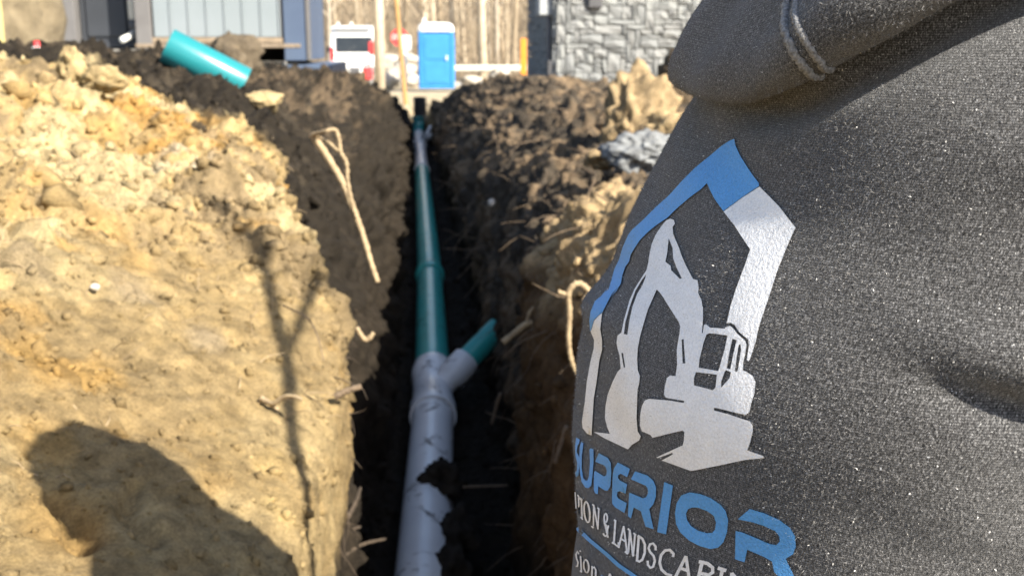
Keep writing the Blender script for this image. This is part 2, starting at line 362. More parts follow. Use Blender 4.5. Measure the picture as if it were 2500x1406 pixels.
C = mixc(C, np.array([.115, .085, .056]), .8*tl*sm(c2+.3*c4, .0, .5)*sm(Y_, 4, 6.5))
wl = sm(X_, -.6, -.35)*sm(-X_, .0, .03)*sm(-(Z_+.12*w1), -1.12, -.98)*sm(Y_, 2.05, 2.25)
C = mixc(C, top*.45, wl)  # wall below the lip: its shade is put into the soil colour
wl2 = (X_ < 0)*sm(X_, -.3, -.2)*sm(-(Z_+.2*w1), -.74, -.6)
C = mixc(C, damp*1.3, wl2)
rr = sm(X_, .18, .28)
C = mixc(C, np.array([.40, .295, .17])*(1+.25*c3)[:, None], .85*rr*sm(Y_, 1.5, 1.9))
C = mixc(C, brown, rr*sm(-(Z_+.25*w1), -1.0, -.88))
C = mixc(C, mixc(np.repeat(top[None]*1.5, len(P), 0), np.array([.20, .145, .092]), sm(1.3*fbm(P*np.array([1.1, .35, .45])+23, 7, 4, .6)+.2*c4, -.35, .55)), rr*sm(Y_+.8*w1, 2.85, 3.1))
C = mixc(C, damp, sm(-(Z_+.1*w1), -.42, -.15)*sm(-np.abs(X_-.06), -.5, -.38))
C = mixc(C, sand, sm(Y_, 18.2, 19.5)); C = mixc(C, sand*.9, sm(X_, 2.2, 3.0)*sm(Y_, 6, 8))
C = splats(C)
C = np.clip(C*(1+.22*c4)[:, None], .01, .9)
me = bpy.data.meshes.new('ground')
idx = np.arange(NR*NC).reshape(NR, NC)
Fq = np.stack([idx[:-1, :-1], idx[:-1, 1:], idx[1:, 1:], idx[1:, :-1]], -1).reshape(-1, 4)
me.vertices.add(len(P2)); me.vertices.foreach_set('co', P2.astype(np.float32).ravel())
me.loops.add(Fq.size); me.loops.foreach_set('vertex_index', Fq.astype(np.int32).ravel())
me.polygons.add(len(Fq)); me.polygons.foreach_set('loop_start', np.arange(0, Fq.size, 4, dtype=np.int32))
me.update(); me.validate()
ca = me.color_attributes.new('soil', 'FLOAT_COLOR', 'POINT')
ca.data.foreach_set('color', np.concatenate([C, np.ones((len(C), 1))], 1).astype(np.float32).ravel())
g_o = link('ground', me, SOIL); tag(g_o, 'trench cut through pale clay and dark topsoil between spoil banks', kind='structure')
GS = P2.reshape(NR, NC, 3); GNN = GN; GC = C.reshape(NR, NC, 3)
def surf_near(X, Y, side=None):
    i = int(np.argmin(np.abs(rows-Y))); r = GS[i]
    j = int(np.argmin(np.abs(r[:, 0]-X) + (0 if side is None else 0)))
    return Vector(r[j])
def surf_z(X, Y):
    # highest surface point near X in row Y
    i = int(np.argmin(np.abs(rows-Y))); r = GS[i]; k = np.abs(r[:, 0]-X) < .03*max(1, Y/3)
    return float(r[k, 2].max()) if k.any() else float(r[np.argmin(np.abs(r[:, 0]-X)), 2])
# crumbs lying on the banks
def crumb_mesh(n, sel, smin, smax, name, label):
    t = (1+5**.5)/2
    ico = np.array([(-1,t,0),(1,t,0),(-1,-t,0),(1,-t,0),(0,-1,t),(0,1,t),(0,-1,-t),(0,1,-t),(t,0,-1),(t,0,1),(-t,0,-1),(-t,0,1)])/1.9
    fi = np.array([(0,11,5),(0,5,1),(0,1,7),(0,7,10),(0,10,11),(1,5,9),(5,11,4),(11,10,2),(10,7,6),(7,1,8),(3,9,4),(3,4,2),(3,2,6),(3,6,8),(3,8,9),(4,9,5),(2,4,11),(6,2,10),(8,6,7),(9,8,1)])
    cand = np.flatnonzero(sel); pick = rng.choice(cand, n); Q = P2[pick]; cc = C[pick]
    s = smin*(smax/smin)**(rng.random(n)**2.6)
    V = ico[None]*np.clip(1+rng.normal(0, .34, (n, 12, 1)), .35, 1.6)*s[:, None, None]*rng.uniform(.6, 1.25, (n, 1, 3)) + Q[:, None]
    V = V.reshape(-1, 3); FF = (fi[None]+12*np.arange(n)[:, None, None]).reshape(-1, 3)
    m_ = bpy.data.meshes.new(name); m_.vertices.add(len(V)); m_.vertices.foreach_set('co', V.astype(np.float32).ravel())
    m_.loops.add(FF.size); m_.loops.foreach_set('vertex_index', FF.astype(np.int32).ravel())
    m_.polygons.add(len(FF)); m_.polygons.foreach_set('loop_start', np.arange(0, FF.size, 3, dtype=np.int32)); m_.update()
    a_ = m_.color_attributes.new('soil', 'FLOAT_COLOR', 'POINT')
    cv = np.repeat(np.clip(cc*rng.uniform(.75, 1.2, (n, 1)), 0, .9), 12, 0)
    a_.data.foreach_set('color', np.concatenate([cv, np.ones((len(cv), 1))], 1).astype(np.float32).ravel())
    o = link(name, m_, SOIL, None, False); tag(o, label, 'soil', kind='stuff'); return o
crumb_mesh(2600, (X_ > -1.0) & (X_ < -.1) & (Y_ > .9) & (Y_ < 2.3) & (Z_ > .8), .0018, .009, 'soil_crumbs', 'fine grit scattered over the smooth clay face')
crumb_mesh(380, (X_ > -1.5) & (X_ < -.3) & (Y_ > 1.5) & (Y_ < 4) & (Z_ > .95) & (cut < .4), .008, .030, 'soil_crumbs', 'broken lumps of clay lying on the upper left bank')
crumb_mesh(8500, (X_ > -1.6) & (X_ < -.1) & (Y_ > 1.1) & (Y_ < 5) & (Z_ > .8) & (rng.random(len(P)) > cut*.95), .0025, .018, 'soil_crumbs', 'loose pale crumbs of clay strewn over the left bank')
crumb_mesh(900, (X_ > .25) & (X_ < 1.6) & (Y_ > 1.8) & (Y_ < 9) & (Z_ > .5), .003, .022, 'soil_crumbs', 'loose brown crumbs of earth on the right bank')
crumb_mesh(1500, (X_ > -.2) & (X_ < .4) & (Y_ > 1.8) & (Y_ < 9) & (Z_ < .3), .004, .03, 'soil_crumbs', 'dark damp crumbs on the trench floor')
# named clods and stones
def clod(name, label, cat, loc, size, m, seed=0, sub=4, rough=.35, color=None, rot=0):
    bm = bmesh.new(); bmesh.ops.create_icosphere(bm, subdivisions=sub, radius=1)
    q = np.array([v.co for v in bm.verts]); r_ = 1 + rough*fbm(q+seed*7.7, 1.1, 5, .62) + .09*fbm(q+seed, 6, 4, .65) - .10*np.maximum(0, .22-np.abs(fbm(q+seed*3, 2.2, 2)))*3 + .10*np.maximum(0, .6-worley(q*2.6+seed))
    q = q*r_[:, None]*np.array(size)
    for v, c in zip(bm.verts, q): v.co = c
    me_ = bpy.data.meshes.new(name); bm.to_mesh(me_); bm.free()
    if color is not None:
        a_ = me_.color_attributes.new('soil', 'FLOAT_COLOR', 'POINT'); n_ = len(q)
        cv = np.array(color)[None]*(1+.35*fbm(q*9+seed, 2., 4, .6))[:, None]
        a_.data.foreach_set('color', np.concatenate([np.clip(cv, .01, .9), np.ones((n_, 1))], 1).astype(np.float32).ravel())
    o = link(name, me_, m); o.location = loc; o.rotation_euler = (0, 0, rot)
    return tag(o, label, cat)
STONE = mat('field_stone', (.24, .25, .255), (.10, .105, .11), 14, .75, .4, 60, .01)
PALE_STONE = mat('pale_stone', (.58, .54, .47), (.42, .38, .32), 30, .7, .3, 120, .005)
p = at(1560, 285, 4.5); clod('earth_clod', 'tall pale tan clod of clay rising on the right bank before the stone house', 'clod', p+Vector((0, 0, -.10)), (.19, .15, .24), SOIL, 3, 5, .42, (.34, .255, .15), .4)
p = at(1640, 330, 4.3); clod('earth_clod', 'low tan clod beside the hoodie edge, right of the grey stone', 'clod', p, (.12, .1, .09), SOIL, 5, 4, .42, (.40, .30, .17))
p = at(1660, 235, 5.2); clod('earth_clod', 'dark brown clod behind the tall tan clod', 'clod', p, (.14, .15, .2), SOIL, 9, 4, .4, (.12, .09, .06))
p = at(1575, 375, 3.5); clod('stone', 'smooth silver grey stone on the right bank below the tall tan clod', 'stone', p, (.12, .11, .075), STONE, 12, 5, .35, None, .5)
p = at(1470, 390, 3.6); clod('earth_clod', 'small tan clod at the left foot of the grey stone', 'clod', p, (.06, .05, .035), SOIL, 15, 4, .4, (.36, .265, .15))
p = at(178, 165, 2.95); clod('earth_clod', 'pointed pale clod on the crest of the left bank', 'clod', p, (.034, .04, .05), SOIL, 21, 4, .4, (.42, .325, .175))
p = at(255, 195, 2.9); clod('earth_clod', 'rounded pale clod right of the pointed one on the left crest', 'clod', p, (.05, .045, .035), SOIL, 22, 4, .4, (.42, .325, .175))
p = at(640, 250, 4.3); clod('earth_clod', 'pale clod under the lower end of the loose teal pipe', 'clod', p, (.075, .06, .04), SOIL, 25, 4, .4, (.42, .325, .18))
p = at(560, 150, 5.6); clod('earth_clod', 'dark loam clod behind the loose teal pipe', 'clod', p+Vector((0, .1, 0)), (.13, .12, .13), SOIL, 26, 4, .4, (.13, .105, .075))
q = surf_near(-.31, 1.56); clod('pebble', 'small white pebble on the smooth clay face', 'stone', Vector((-.525, 1.72, surf_z(-.525, 1.72))), (.008, .006, .006), PALE_STONE, 31, 3, .2)
clod('pebble', 'pale stone at the left edge of the clay bank', 'stone', Vector((-.83, 2.06, surf_z(-.83, 2.06))), (.022, .02, .016), PALE_STONE, 33, 3, .25)
for k, (px, py, Y, s) in enumerate([(1085, 1180, 3.15, (.065, .085, .06)), (1108, 1310, 2.85, (.06, .12, .06)), (1092, 1400, 2.62, (.05, .10, .05))]):
    pos = at(px, py, Y); clod('earth_clod', ['black damp clod slumped over the white pipe', 'black damp clod heaped against the near white pipe', 'small black clod at the nearest end of the white pipe'][k], 'clod', pos, s, SOIL, 41+k, 4, .5, (.035, .027, .02))
# ---------------------------------------------------------------- pipes in the trench
def pvc(name, c1, c2, dirt=.5):
    k = NM(name); f = k.noise(5, 4); c = k.ramp(f, (.35, c2), (.65, c1))
    d = k.noise(9, 8, .7, dist=1.2); geo = k.n('ShaderNodeNewGeometry')
    dm = k.ramp(d, (.60-.12*dirt, (0, 0, 0)), (.70-.1*dirt, (1, 1, 1)))
    c = k.mix(dm, c, (.07, .052, .036)); k.l(c, k.b.inputs['Base Color'])
    r = k.ramp(dm, (0, (.28,)*3), (1, (.9,)*3)); k.l(r, k.b.inputs['Roughness'])
    k.bump(k.noise(40, 5), .08, .004); return k.m
WHITE_PVC = pvc('white_pvc', (.82, .82, .81), (.74, .74, .74), .35)
GREEN_PVC = pvc('green_pvc', (.045, .40, .36), (.04, .35, .31), .25)
TEAL_PVC = pvc('teal_pvc', (.02, .205, .225), (.018, .185, .205), -1.2)
BLACK_HDPE = mat('black_corrugated_plastic', (.02, .02, .022), (.03, .03, .03), 10, .5, .1)
RO = .080
def pipe_axis(Y): return Vector((np.interp(Y, [1.5, 2.6, 3.6, 5, 6.6, 9, 12, 19], [-.05, -.015, .026, .042, .046, .024, .018, -.03]), Y, .085))
def pipe_between(name, y0, y1, m, label, r=RO, parent=None, cat='pipe', bell=None, group=None):
    a, b = pipe_axis(y0), pipe_axis(y1); L = (b-a).length
    prof = [(0, r-.006), (0, r), (.004, r+.0005)] + [(L*t/12, r) for t in range(1, 12)] + [(L-.004, r+.0005), (L, r), (L, r-.006)]
    o = MB().lathe(a, b-a, prof + [(0, r-.006)], 40).build(name, m, parent, True); smooth_by_angle(o)
    if label: tag(o, label, cat, group)
    if bell:
        c = pipe_axis(bell); d = (b-a).normalized()
        bo = MB().lathe(c-d*.10, d, [(0, r-.001), (0, r+.009), (.02, r+.011), (.05, r+.011), (.06, r+.014), (.085, r+.014), (.10, r+.010), (.18, r+.008), (.22, r+.001)], 40).build('bell_end', m, o, True); smooth_by_angle(bo)
    return o
pipe_between('sewer_pipe', 1.6, 4.02, WHITE_PVC, 'dirt-smeared white plastic pipe running toward the camera on the trench floor')
# wye fitting with its branch
wye = empty('wye_fitting', pipe_axis(4.2), 0, 'white plastic wye fitting joining the white pipe to the green pipe', 'pipe fitting')
a, b = pipe_axis(3.95), pipe_axis(4.55); o0 = wye.location
d = (b-a).normalized(); L = (b-a).length
ob = MB().lathe(a-o0, d, [(0, RO+.001), (0, RO+.012), (.03, RO+.013), (.11, RO+.012), (.125, RO+.004), (.45, RO+.004), (.465, RO+.012), (L-.02, RO+.013), (L, RO+.011), (L, RO)], 40).build('body', WHITE_PVC, wye, True); smooth_by_angle(ob)
bd = Vector((.62, .48, .47)).normalized(); b0 = Vector((.0, .02, .0))
ob = MB().lathe(b0, bd, [(0, .052), (.10, .054), (.115, .064), (.215, .065), (.22, .062), (.22, .054)], 36).build('branch_hub', WHITE_PVC, wye, True); smooth_by_angle(ob)
stub = MB().lathe(Vector((0, 0, 0)), bd, [(0, .046), (0, .052), (.14, .052), (.17, .052), (.17, .046), (0, .046)], 36)
so = stub.build('pipe_stub', GREEN_PVC, None, True); so.location = o0 + b0 + bd*.17
# slanted saw cut on its end
for v in so.data.vertices:
    t = v.co.dot(bd)
    if t > .1: v.co += bd*(v.co.dot(Vector((-.25, -.25, .93)).normalized())*1.1)
smooth_by_angle(so); tag(so, 'short green pipe stub with slanted end in the wye branch', 'pipe')
pipe_between('sewer_pipe', 4.50, 6.72, GREEN_PVC, 'glossy green pipe leading on from the white wye fitting', RO-.002)
pipe_between('sewer_pipe', 6.60, 12.4, GREEN_PVC, 'long green pipe in the middle of the trench, beyond the muddy bell joint', RO-.001, bell=6.62)
pipe_between('sewer_pipe', 12.3, 17.6, WHITE_PVC, 'farthest pale pipe length at the dark end of the trench', RO-.002, bell=12.4)
fw_ = empty('far_wye', pipe_axis(15.6), 0, 'small pale branch fitting on the farthest pipe', 'pipe fitting')
ob = MB().lathe((0, -.25, 0), (0, 1, 0), [(0, .08), (0, .095), (.12, .095), (.13, .086), (.4, .086), (.41, .095), (.5, .095), (.5, .08)], 28).build('body', WHITE_PVC, fw_, True)
ob = MB().lathe((0, 0, 0), (.6, -.45, .62), [(0, .06), (.2, .06), (.2, .07), (.3, .07), (.3, .05)], 24).build('branch_hub', WHITE_PVC, fw_, True)
ob = MB().lathe((0, .2, .02), (.6, -.2, .62), [(0, .05), (.22, .05), (.22, .06), (.3, .06), (.3, .04)], 24).build('branch_hub', WHITE_PVC, fw_, True)
p = pipe_axis(17.7); rs = empty('pipe_riser', p, 0, 'teal elbow turning up at the trench end', 'pipe fitting')
MB().tube([(0, -.2, 0), (0, 0, .005), (0, .06, .03), (0, .09, .09), (0, .09, .24)], .092, 24).build('elbow', TEAL_PVC, rs, True)
MB().lathe((0, .09, .22), (0, 0, 1), [(0, .08), (0, .105), (.05, .108), (.05, .08)], 24).build('collar', TEAL_PVC, rs, True)
bk = MB(); prof = []
for k in range(9): prof += [(k*.034, .095), (k*.034+.006, .112), (k*.034+.022, .112), (k*.034+.028, .095)]
bk.lathe(p+Vector((0.03, .09, .28)), (0, 0, 1), prof + [(.30, .085), (.05, .085)], 28)
tag(bk.build('corrugated_pipe', BLACK_HDPE, None, True), 'black corrugated upright pipe at the far end of the trench', 'pipe')
# loose teal pipe on the left spoil
a = at(408, 112, 5.15); b = at(596, 208, 5.20); d = (b-a)
lp = MB().lathe(a, d, [(0, .074), (0, .082), (.003, .083), (d.length*.5, .083), (d.length-.003, .083), (d.length, .082), (d.length, .074), (0, .074)], 44).build('loose_pipe', TEAL_PVC, None, True); smooth_by_angle(lp)
tag(lp, 'short bright teal pipe offcut lying tilted on the left spoil bank', 'pipe')
# ---------------------------------------------------------------- roots
BARK = mat('pale_root_bark', (.42, .32, .19), (.28, .205, .12), 60, .85, .5, 220, .004)
DARK_BARK = mat('dark_root_bark', (.22, .16, .105), (.12, .085, .055), 60, .9, .5, 220, .004)
WET_BARK = mat('wet_root_bark', (.09, .065, .045), (.05, .037, .025), 60, .9, .4, 220, .004)
def spline(pts, n=8):
    pts = [Vector(p) for p in pts]; o = []
    for i in range(len(pts)-1):
        p0, p1, p2, p3 = pts[max(i-1, 0)], pts[i], pts[i+1], pts[min(i+2, len(pts)-1)]
        for k in range(n):
            t = k/n; o.append(.5*((2*p1) + (p2-p0)*t + (2*p0-5*p1+4*p2-p3)*t*t + (3*p1-p0-3*p2+p3)*t**3))
    o.append(pts[-1]); return o
def root(label, px, Y, r0, r1, m=BARK, branches=(), name='root', group=None):
    Ys = Y if hasattr(Y, '__len__') else [Y]*len(px)
    c = spline([at(x, y_, q) for (x, y_), q in zip(px, Ys)]); n = len(c)
    mb = MB().tube(c, [(r0+(r1-r0)*i/(n-1))*(1+.22*math.sin(i*2.3)*random.random()) for i in range(n)], 8, True, .12)
    for bpx, bY, ra, rb in branches:
        bY = bY if hasattr(bY, '__len__') else [bY]*len(bpx)
        c = spline([at(x, y_, q) for (x, y_), q in zip(bpx, bY)]); n = len(c)
        mb.tube(c, [(ra+(rb-ra)*i/(n-1))*(1+.2*math.sin(i*1.9)) for i in range(n)], 7, True, .12)
    return tag(mb.build(name, m, None, True), label, 'root', group)
root('long thick pale root hanging down the dark left trench wall', [(762, 328), (800, 385), (838, 450), (862, 510), (884, 570), (905, 640), (922, 690)], [2.9, 2.88, 2.85, 2.82, 2.8, 2.78, 2.76], .0105, .007,
     branches=[([(764, 330), (790, 322), (818, 318), (828, 345), (832, 372), (846, 400), (848, 440), (858, 490), (870, 530)], [2.9]+[2.8]*8, .0055, .0055), ([(766, 332), (798, 345), (826, 370)], [2.9, 2.82, 2.8], .004, .004)])
root('forked pale rootlet lying across the smooth clay face', [(638, 972), (665, 985), (690, 970), (715, 967), (736, 975)], [1.62, 1.60, 1.59, 1.58, 1.57], .0045, .003, branches=[([(650, 980), (680, 1000)], [1.61, 1.6], .0035, .002), ([(640, 972), (632, 985)], [1.62, 1.62], .003, .002)])
root('thin dark rootlet curling over the lit clay lip', [(690, 745), (722, 760), (752, 778), (775, 820), (790, 880)], [1.95, 1.9, 1.86, 1.82, 1.76], .0016, .001, DARK_BARK)
root('short ringed brown root poking from the left lip', [(818, 968), (845, 955), (882, 943)], 1.72, .006, .005, DARK_BARK)
root('stubby pale rootlet at the tip of the lit clay lip', [(870, 800), (893, 830), (912, 812)], 2.05, .005, .0045, BARK, branches=[([(893, 830), (900, 820)], 2.05, .003, .002)])
root('knuckled pale root sticking out of the right bank', [(1228, 836), (1258, 812), (1278, 795), (1300, 786)], 2.5, .008, .008, BARK, branches=[([(1285, 795), (1292, 765), (1302, 750)], 2.5, .005, .004)])
root('looped pale root hanging beside the hoodie edge', [(1425, 735), (1438, 712), (1410, 692), (1388, 715), (1390, 760), (1388, 830), (1395, 880), (1412, 918), (1425, 935)], 1.9, .0065, .004, BARK, branches=[([(1362, 712), (1390, 722)], 1.9, .005, .004), ([(1440, 712), (1425, 760)], 1.9, .006, .005)])
root('thin grey root dangling on the right trench wall', [(1222, 960), (1212, 990), (1200, 1035)], 2.9, .006, .004, DARK_BARK)
root('thin pale root low on the brown right wall', [(1385, 1040), (1368, 1090), (1355, 1130)], 2.0, .006, .004, DARK_BARK)
root('straight brown root crossing the dark floor beside the pipe', [(1130, 1188), (1180, 1186), (1240, 1184)], 2.95, .004, .003, DARK_BARK)
root('pale broken stick on the far right slope', [(1285, 500), (1310, 480), (1345, 455), (1365, 440)], 4.6, .006, .004, DARK_BARK)
root('slanting brown root on the right slope above the green pipe', [(1240, 580), (1300, 545), (1360, 520)], 4.2, .007, .004, DARK_BARK)
for k, (pp, lab) in enumerate([([(800, 1330), (840, 1300), (880, 1285)], 'brown root fanning out low under the left lip'), ([(820, 1370), (880, 1330), (940, 1315)], 'lowest brown root lying at the left foot of the trench'), ([(850, 1260), (870, 1220), (880, 1190)], 'upright brown root stub at the left foot of the trench')]):
    root(lab, pp, [2.0, 2.1, 2.2], .0055, .003, WET_BARK)
p = at(1200, 495, 5.0); clod('pebble', 'white pebble stuck in the dark right trench wall', 'stone', p, (.018, .016, .02), PALE_STONE, 51, 3, .2)
# fine rootlets bristling from the cut walls
def rootlets(n, cond, name, label, m, l0, l1, r, lean):
    mb = MB(); ii = np.argwhere(cond); pk = ii[rng.choice(len(ii), n)]
    for i, j in pk:
        p = Vector(GS[i, j]); nn = Vector(GNN[i, j]); L = random.uniform(l0, l1)
        d = (nn*random.uniform(.15, .8) + Vector(lean)*random.uniform(.3, 1.4) + Vector((random.gauss(0, .35), random.gauss(0, .5), random.gauss(0, .4)))).normalized()
        q = [p-nn*.004]; 
        for s in range(4):
            d = (d + Vector((random.gauss(0, .25), random.gauss(0, .25), random.gauss(-.12, .2)))).normalized(); q.append(q[-1]+d*L/4)
        mb.tube(q, [r, r*.9, r*.8, r*.6, r*.3], 4, False)
    return tag(mb.build(name, m, None, True), label, 'roots', kind='stuff')
GX, GZ = GS[..., 0], GS[..., 2]; GY = GS[..., 1]
rootlets(300, (GX > .2) & (GX < 1.0) & (GY > 1.7) & (GY < 5.5) & (GZ > .2) & (GZ < 1.15), 'fine_roots', 'mat of fine brown roots on the right trench wall', DARK_BARK, .03, .14, .0016, (0, 0, -.6))
rootlets(90, (GX > .2) & (GX < 1.2) & (GY > 5) & (GY < 11) & (GZ > .3), 'fine_roots', 'tangle of dry roots on the far right slope', DARK_BARK, .08, .3, .003, (-.3, 0, -.5))
rootlets(110, (GX < -.08) & (GX > -.5) & (GY > 1.6) & (GY < 5) & (GZ > .1) & (GZ < .95), 'fine_roots', 'fine dark roots on the left trench wall', WET_BARK, .03, .10, .0013, (0, 0, -.6))
rootlets(240, (GX < -.15) & (GX > -1.5) & (GY > 1.2) & (GY < 3.4) & (GZ > .9), 'fine_roots', 'dry fibres scattered on the left clay bank', BARK, .015, .06, .0011, (0, 0, .05))
# ---------------------------------------------------------------- background: terrain, road
SANDY = mat('sandy_yard', (.42, .35, .245), (.32, .265, .18), 1.2, .95, .4, 20, .03)
LITTER = mat('leaf_litter', (.20, .155, .10), (.14, .108, .07), .9, .95, .6, 6, .1)
ROADM = mat('pale_road_concrete', (.46, .44, .40), (.38, .36, .33), .7, .9, .2, 30, .01)
mb = MB(); ys = [33.9, 40, 46, 50]; zs = [.016, -.08, -.16, -.18]
xs = [-150, -60, -20, -8, 0, 8, 20, 60, 150]
mb.add([(x, y_, z) for y_, z in zip(ys, zs) for x in xs], [(j*9+i, j*9+i+1, j*9+i+10, j*9+i+9) for j in range(3) for i in range(8)])
tag(mb.build('yard', SANDY, None, True), kind='structure')
mb = MB(); mb.add([(-150, 45, -.135), (150, 45, -.135), (150, 50, -.165), (-150, 50, -.165)], [(0, 1, 2, 3)])
tag(mb.build('road', ROADM), kind='structure')
hx = np.linspace(-160, 160, 90); hy = np.concatenate([np.linspace(50, 70, 24), np.linspace(72, 190, 40)])
HXg, HYg = np.meshgrid(hx, hy); q = np.stack([HXg.ravel(), HYg.ravel(), 0*HXg.ravel()], 1)
hz = -.17 + np.clip(HYg-53, 0, None)*.05 + np.clip(HYg-75, 0, None)*.14 + (fbm(q, .07, 3)*.9*np.clip((HYg.ravel()-51)/15, 0, 1)).reshape(HXg.shape)
ii = np.arange(HXg.size).reshape(HXg.shape)
hill = pyd('wooded_hill', np.stack([HXg, HYg, hz], -1).reshape(-1, 3), [tuple(map(int, t)) for t in np.stack([ii[:-1, :-1], ii[:-1, 1:], ii[1:, 1:], ii[1:, :-1]], -1).reshape(-1, 4)], LITTER); tag(hill, kind='structure')
def hill_z(x, y_):
    return -.17 + max(0, y_-53)*.05 + max(0, y_-75)*.14
# wide ground sheet far to the sides, under everything
mb = MB().add([(-300, -120, -.9), (300, -120, -.9), (300, 260, -.9), (-300, 260, -.9)], [(0, 1, 2, 3)])
tag(mb.build('terrain', LITTER), kind='structure')
# ---------------------------------------------------------------- guard rail
GALV = mat('weathered_rail', (.66, .64, .56), (.55, .53, .46), 3, .6, .1)
WOODP = mat('weathered_wood', (.46, .38, .28), (.34, .27, .19), 4, .9, .4, 30, .01)
gr = empty('guard_rail', (3, 51, -.17), 0, 'pale guard rail along the far road before the woods', 'guard rail')
prof = [(0, .02), (.05, .06), (.02, .12), (.02, .16), (.05, .22), (0, .28)]
v = []; f = []
for i, x in enumerate((-30, 30)):
    v += [(x, -a_, .45+b_) for a_, b_ in prof]; v += [(x, -a_+.012, .45+b_) for a_, b_ in prof]
for i in range(5): f += [(i, i+1, i+13, i+12), (i+6, i+18, i+19, i+7)]
pyd('rail', v, f, GALV, gr)
for x in np.arange(-28, 29, 4.): MB().box((x, .12, .35), (.16, .16, .75), bev=.01).build('post', WOODP, gr)
ROCK = mat('road_rock', (.46, .42, .36), (.3, .27, .22), 2, .9, .4, 10, .05)
# boulders by the road
for k, (px, py, Y, s) in enumerate([(1000, 152, 44, .45), (980, 178, 42, .5), (958, 160, 46, .6), (1008, 195, 40, .35), (1150, 200, 40, .3), (940, 200, 39, .5), (1220, 182, 44, .35)]):
    clod('boulder', ['pale boulder behind the stake near the road', 'pale boulder left of the white post', 'pale boulder by the utility pole foot', 'small pale boulder at the sign post foot', 'pale boulder right of the blue toilet', 'low pale rock under the utility pole', 'pale rock before the guard rail on the right'][k], 'boulder', at(px, py, Y), (s*1.2, s, s*.7), ROCK, 60+k, 3, .4)
# ---------------------------------------------------------------- trees
TB1 = mat('pale_bark', (.50, .42, .31), (.36, .29, .205), 3, .9, .6, 25, .03)
TB2 = mat('brown_bark', (.36, .285, .195), (.26, .205, .14), 3, .9, .6, 25, .03)
TB3 = mat('grey_bark', (.44, .38, .30), (.33, .28, .22), 3, .9, .6, 25, .03)
def tree_mesh(seed, h, r, lim):
    random.seed(seed); t = MB(); c = MB()
    lean = Vector((random.gauss(0, .03), random.gauss(0, .03), 1))
    pts = [Vector((0, 0, -.5))]
    for i in range(9): pts.append(pts[-1] + Vector((lean.x+random.gauss(0, .02), lean.y+random.gauss(0, .02), 1))*(h+.5)/9)
    t.tube(pts, [r*(1.25 if i == 0 else 1)*(1-.085*i) for i in range(10)], 9, True, .05)
    for b in range(lim):
        k = random.uniform(.22, .95); i = int(k*9); p = pts[i].lerp(pts[min(i+1, 9)], k*9-i)
        a = random.uniform(0, 6.28); L = h*random.uniform(.12, .3)*(1.2-k*.7)
        d = Vector((math.cos(a), math.sin(a), random.uniform(.5, 1.4))).normalized(); q = [p]; 
        for s in range(4):
            d = (d+Vector((random.gauss(0, .15), random.gauss(0, .15), .1))).normalized(); q.append(q[-1]+d*L/4)
        rr_ = r*.34*(1.1-k*.7); c.tube(q, [rr_, rr_*.8, rr_*.6, rr_*.4, rr_*.15], 5, False)
        for s in range(5):
            j = random.randint(1, 4); d2 = (d+Vector((random.gauss(0, .7), random.gauss(0, .7), random.uniform(0, .6)))).normalized()
            L2 = L*random.uniform(.25, .55); c.tube([q[j], q[j]+d2*L2*.5, q[j]+d2*L2+Vector((0, 0, L2*.15))], [rr_*.35, rr_*.22, rr_*.06], 3, False)
    return t, c
variants = []
for k in range(6):
    h = [13, 15, 11, 16, 12, 14][k]; t, c = tree_mesh(100+k, h, [.13, .16, .09, .22, .11, .14][k], 16)
    m = [TB1, TB2, TB3][k % 3]
    tr = empty('bare_tree', (0, 0, 0)); t.build('trunk', m, tr, True); c.build('crown', m, tr, True); variants.append(tr)
random.seed(5)
used = [False]*6
def put_tree(k, x, y_, s, rz, label):
    o = variants[k]
    if used[k]: o = copy_tree(variants[k])
    used[k] = True
    o.location = (x, y_, hill_z(x, y_)); o.rotation_euler = (0, 0, rz); o.scale = (s, s, s)
    return tag(o, label, 'tree', 'leafless trees in the woods')
def put_px(k, px, Y, s, label): p = at(px, 100, Y); return put_tree(k, p.x, Y, s, random.uniform(0, 6.28), label)
put_px(3, 1182, 52, 1.0, 'thick pale bare trunk right of the blue toilet')
put_px(0, 1037, 54, 1.0, 'bare leaning trunk behind the left corner of the blue toilet')
put_px(4, 1072, 55, 1.1, 'slim bare trunk above the middle of the blue toilet roof')
put_px(0, 1100, 53.5, 1.15, 'pale bare trunk above the right end of the toilet roof')
put_px(1, 752, 53, 1.0, 'bare trunk beside the slate blue house corner')
put_px(2, 798, 56, 1.3, 'slim bare trunk just left of the white vehicle')
put_px(4, 1250, 56, 1.2, 'bare trunk nearest the stone house corner')
put_px(5, 1215, 60, 1.0, 'brown bare trunk between thick pale trunk and stone house')
for i in range(64):
    y_ = 56 + 62*(i/64)**1.2; x = random.uniform(-.30, .34)*y_ + random.gauss(0, 1)
    put_tree(random.randint(0, 5), x, y_, random.uniform(.75, 1.25), random.uniform(0, 6.28), 'slender leafless tree in the brown woods behind the road')
mb = MB(); random.seed(9)
for i in range(360):
    y_ = random.uniform(72, 175); x = random.uniform(-.5, .55)*y_; z = hill_z(x, y_)-.6; r = random.uniform(.04, .13); h = random.uniform(8, 15); lx, ly = random.gauss(0, .4), random.gauss(0, .4)
    mb.tube([(x, y_, z), (x+lx*.5, y_+ly*.5, z+h*.5), (x+lx, y_+ly, z+h)], [r, r*.75, r*.3], 5, False)
for i in range(3600):
    y_ = random.uniform(53, 120); x = random.uniform(-.45, .5)*y_; z = hill_z(x, y_)-.2; h = random.uniform(.8, 4)
    mb.tube([(x, y_, z), (x+random.gauss(0, 1.3), y_+random.gauss(0, .6), z+h)], [.03, .008], 3, False)
tag(mb.build('far_woods', TB2, None, True), 'mass of thin leafless trunks and brush on the far hillside', 'woods', kind='stuff')
mb = MB()
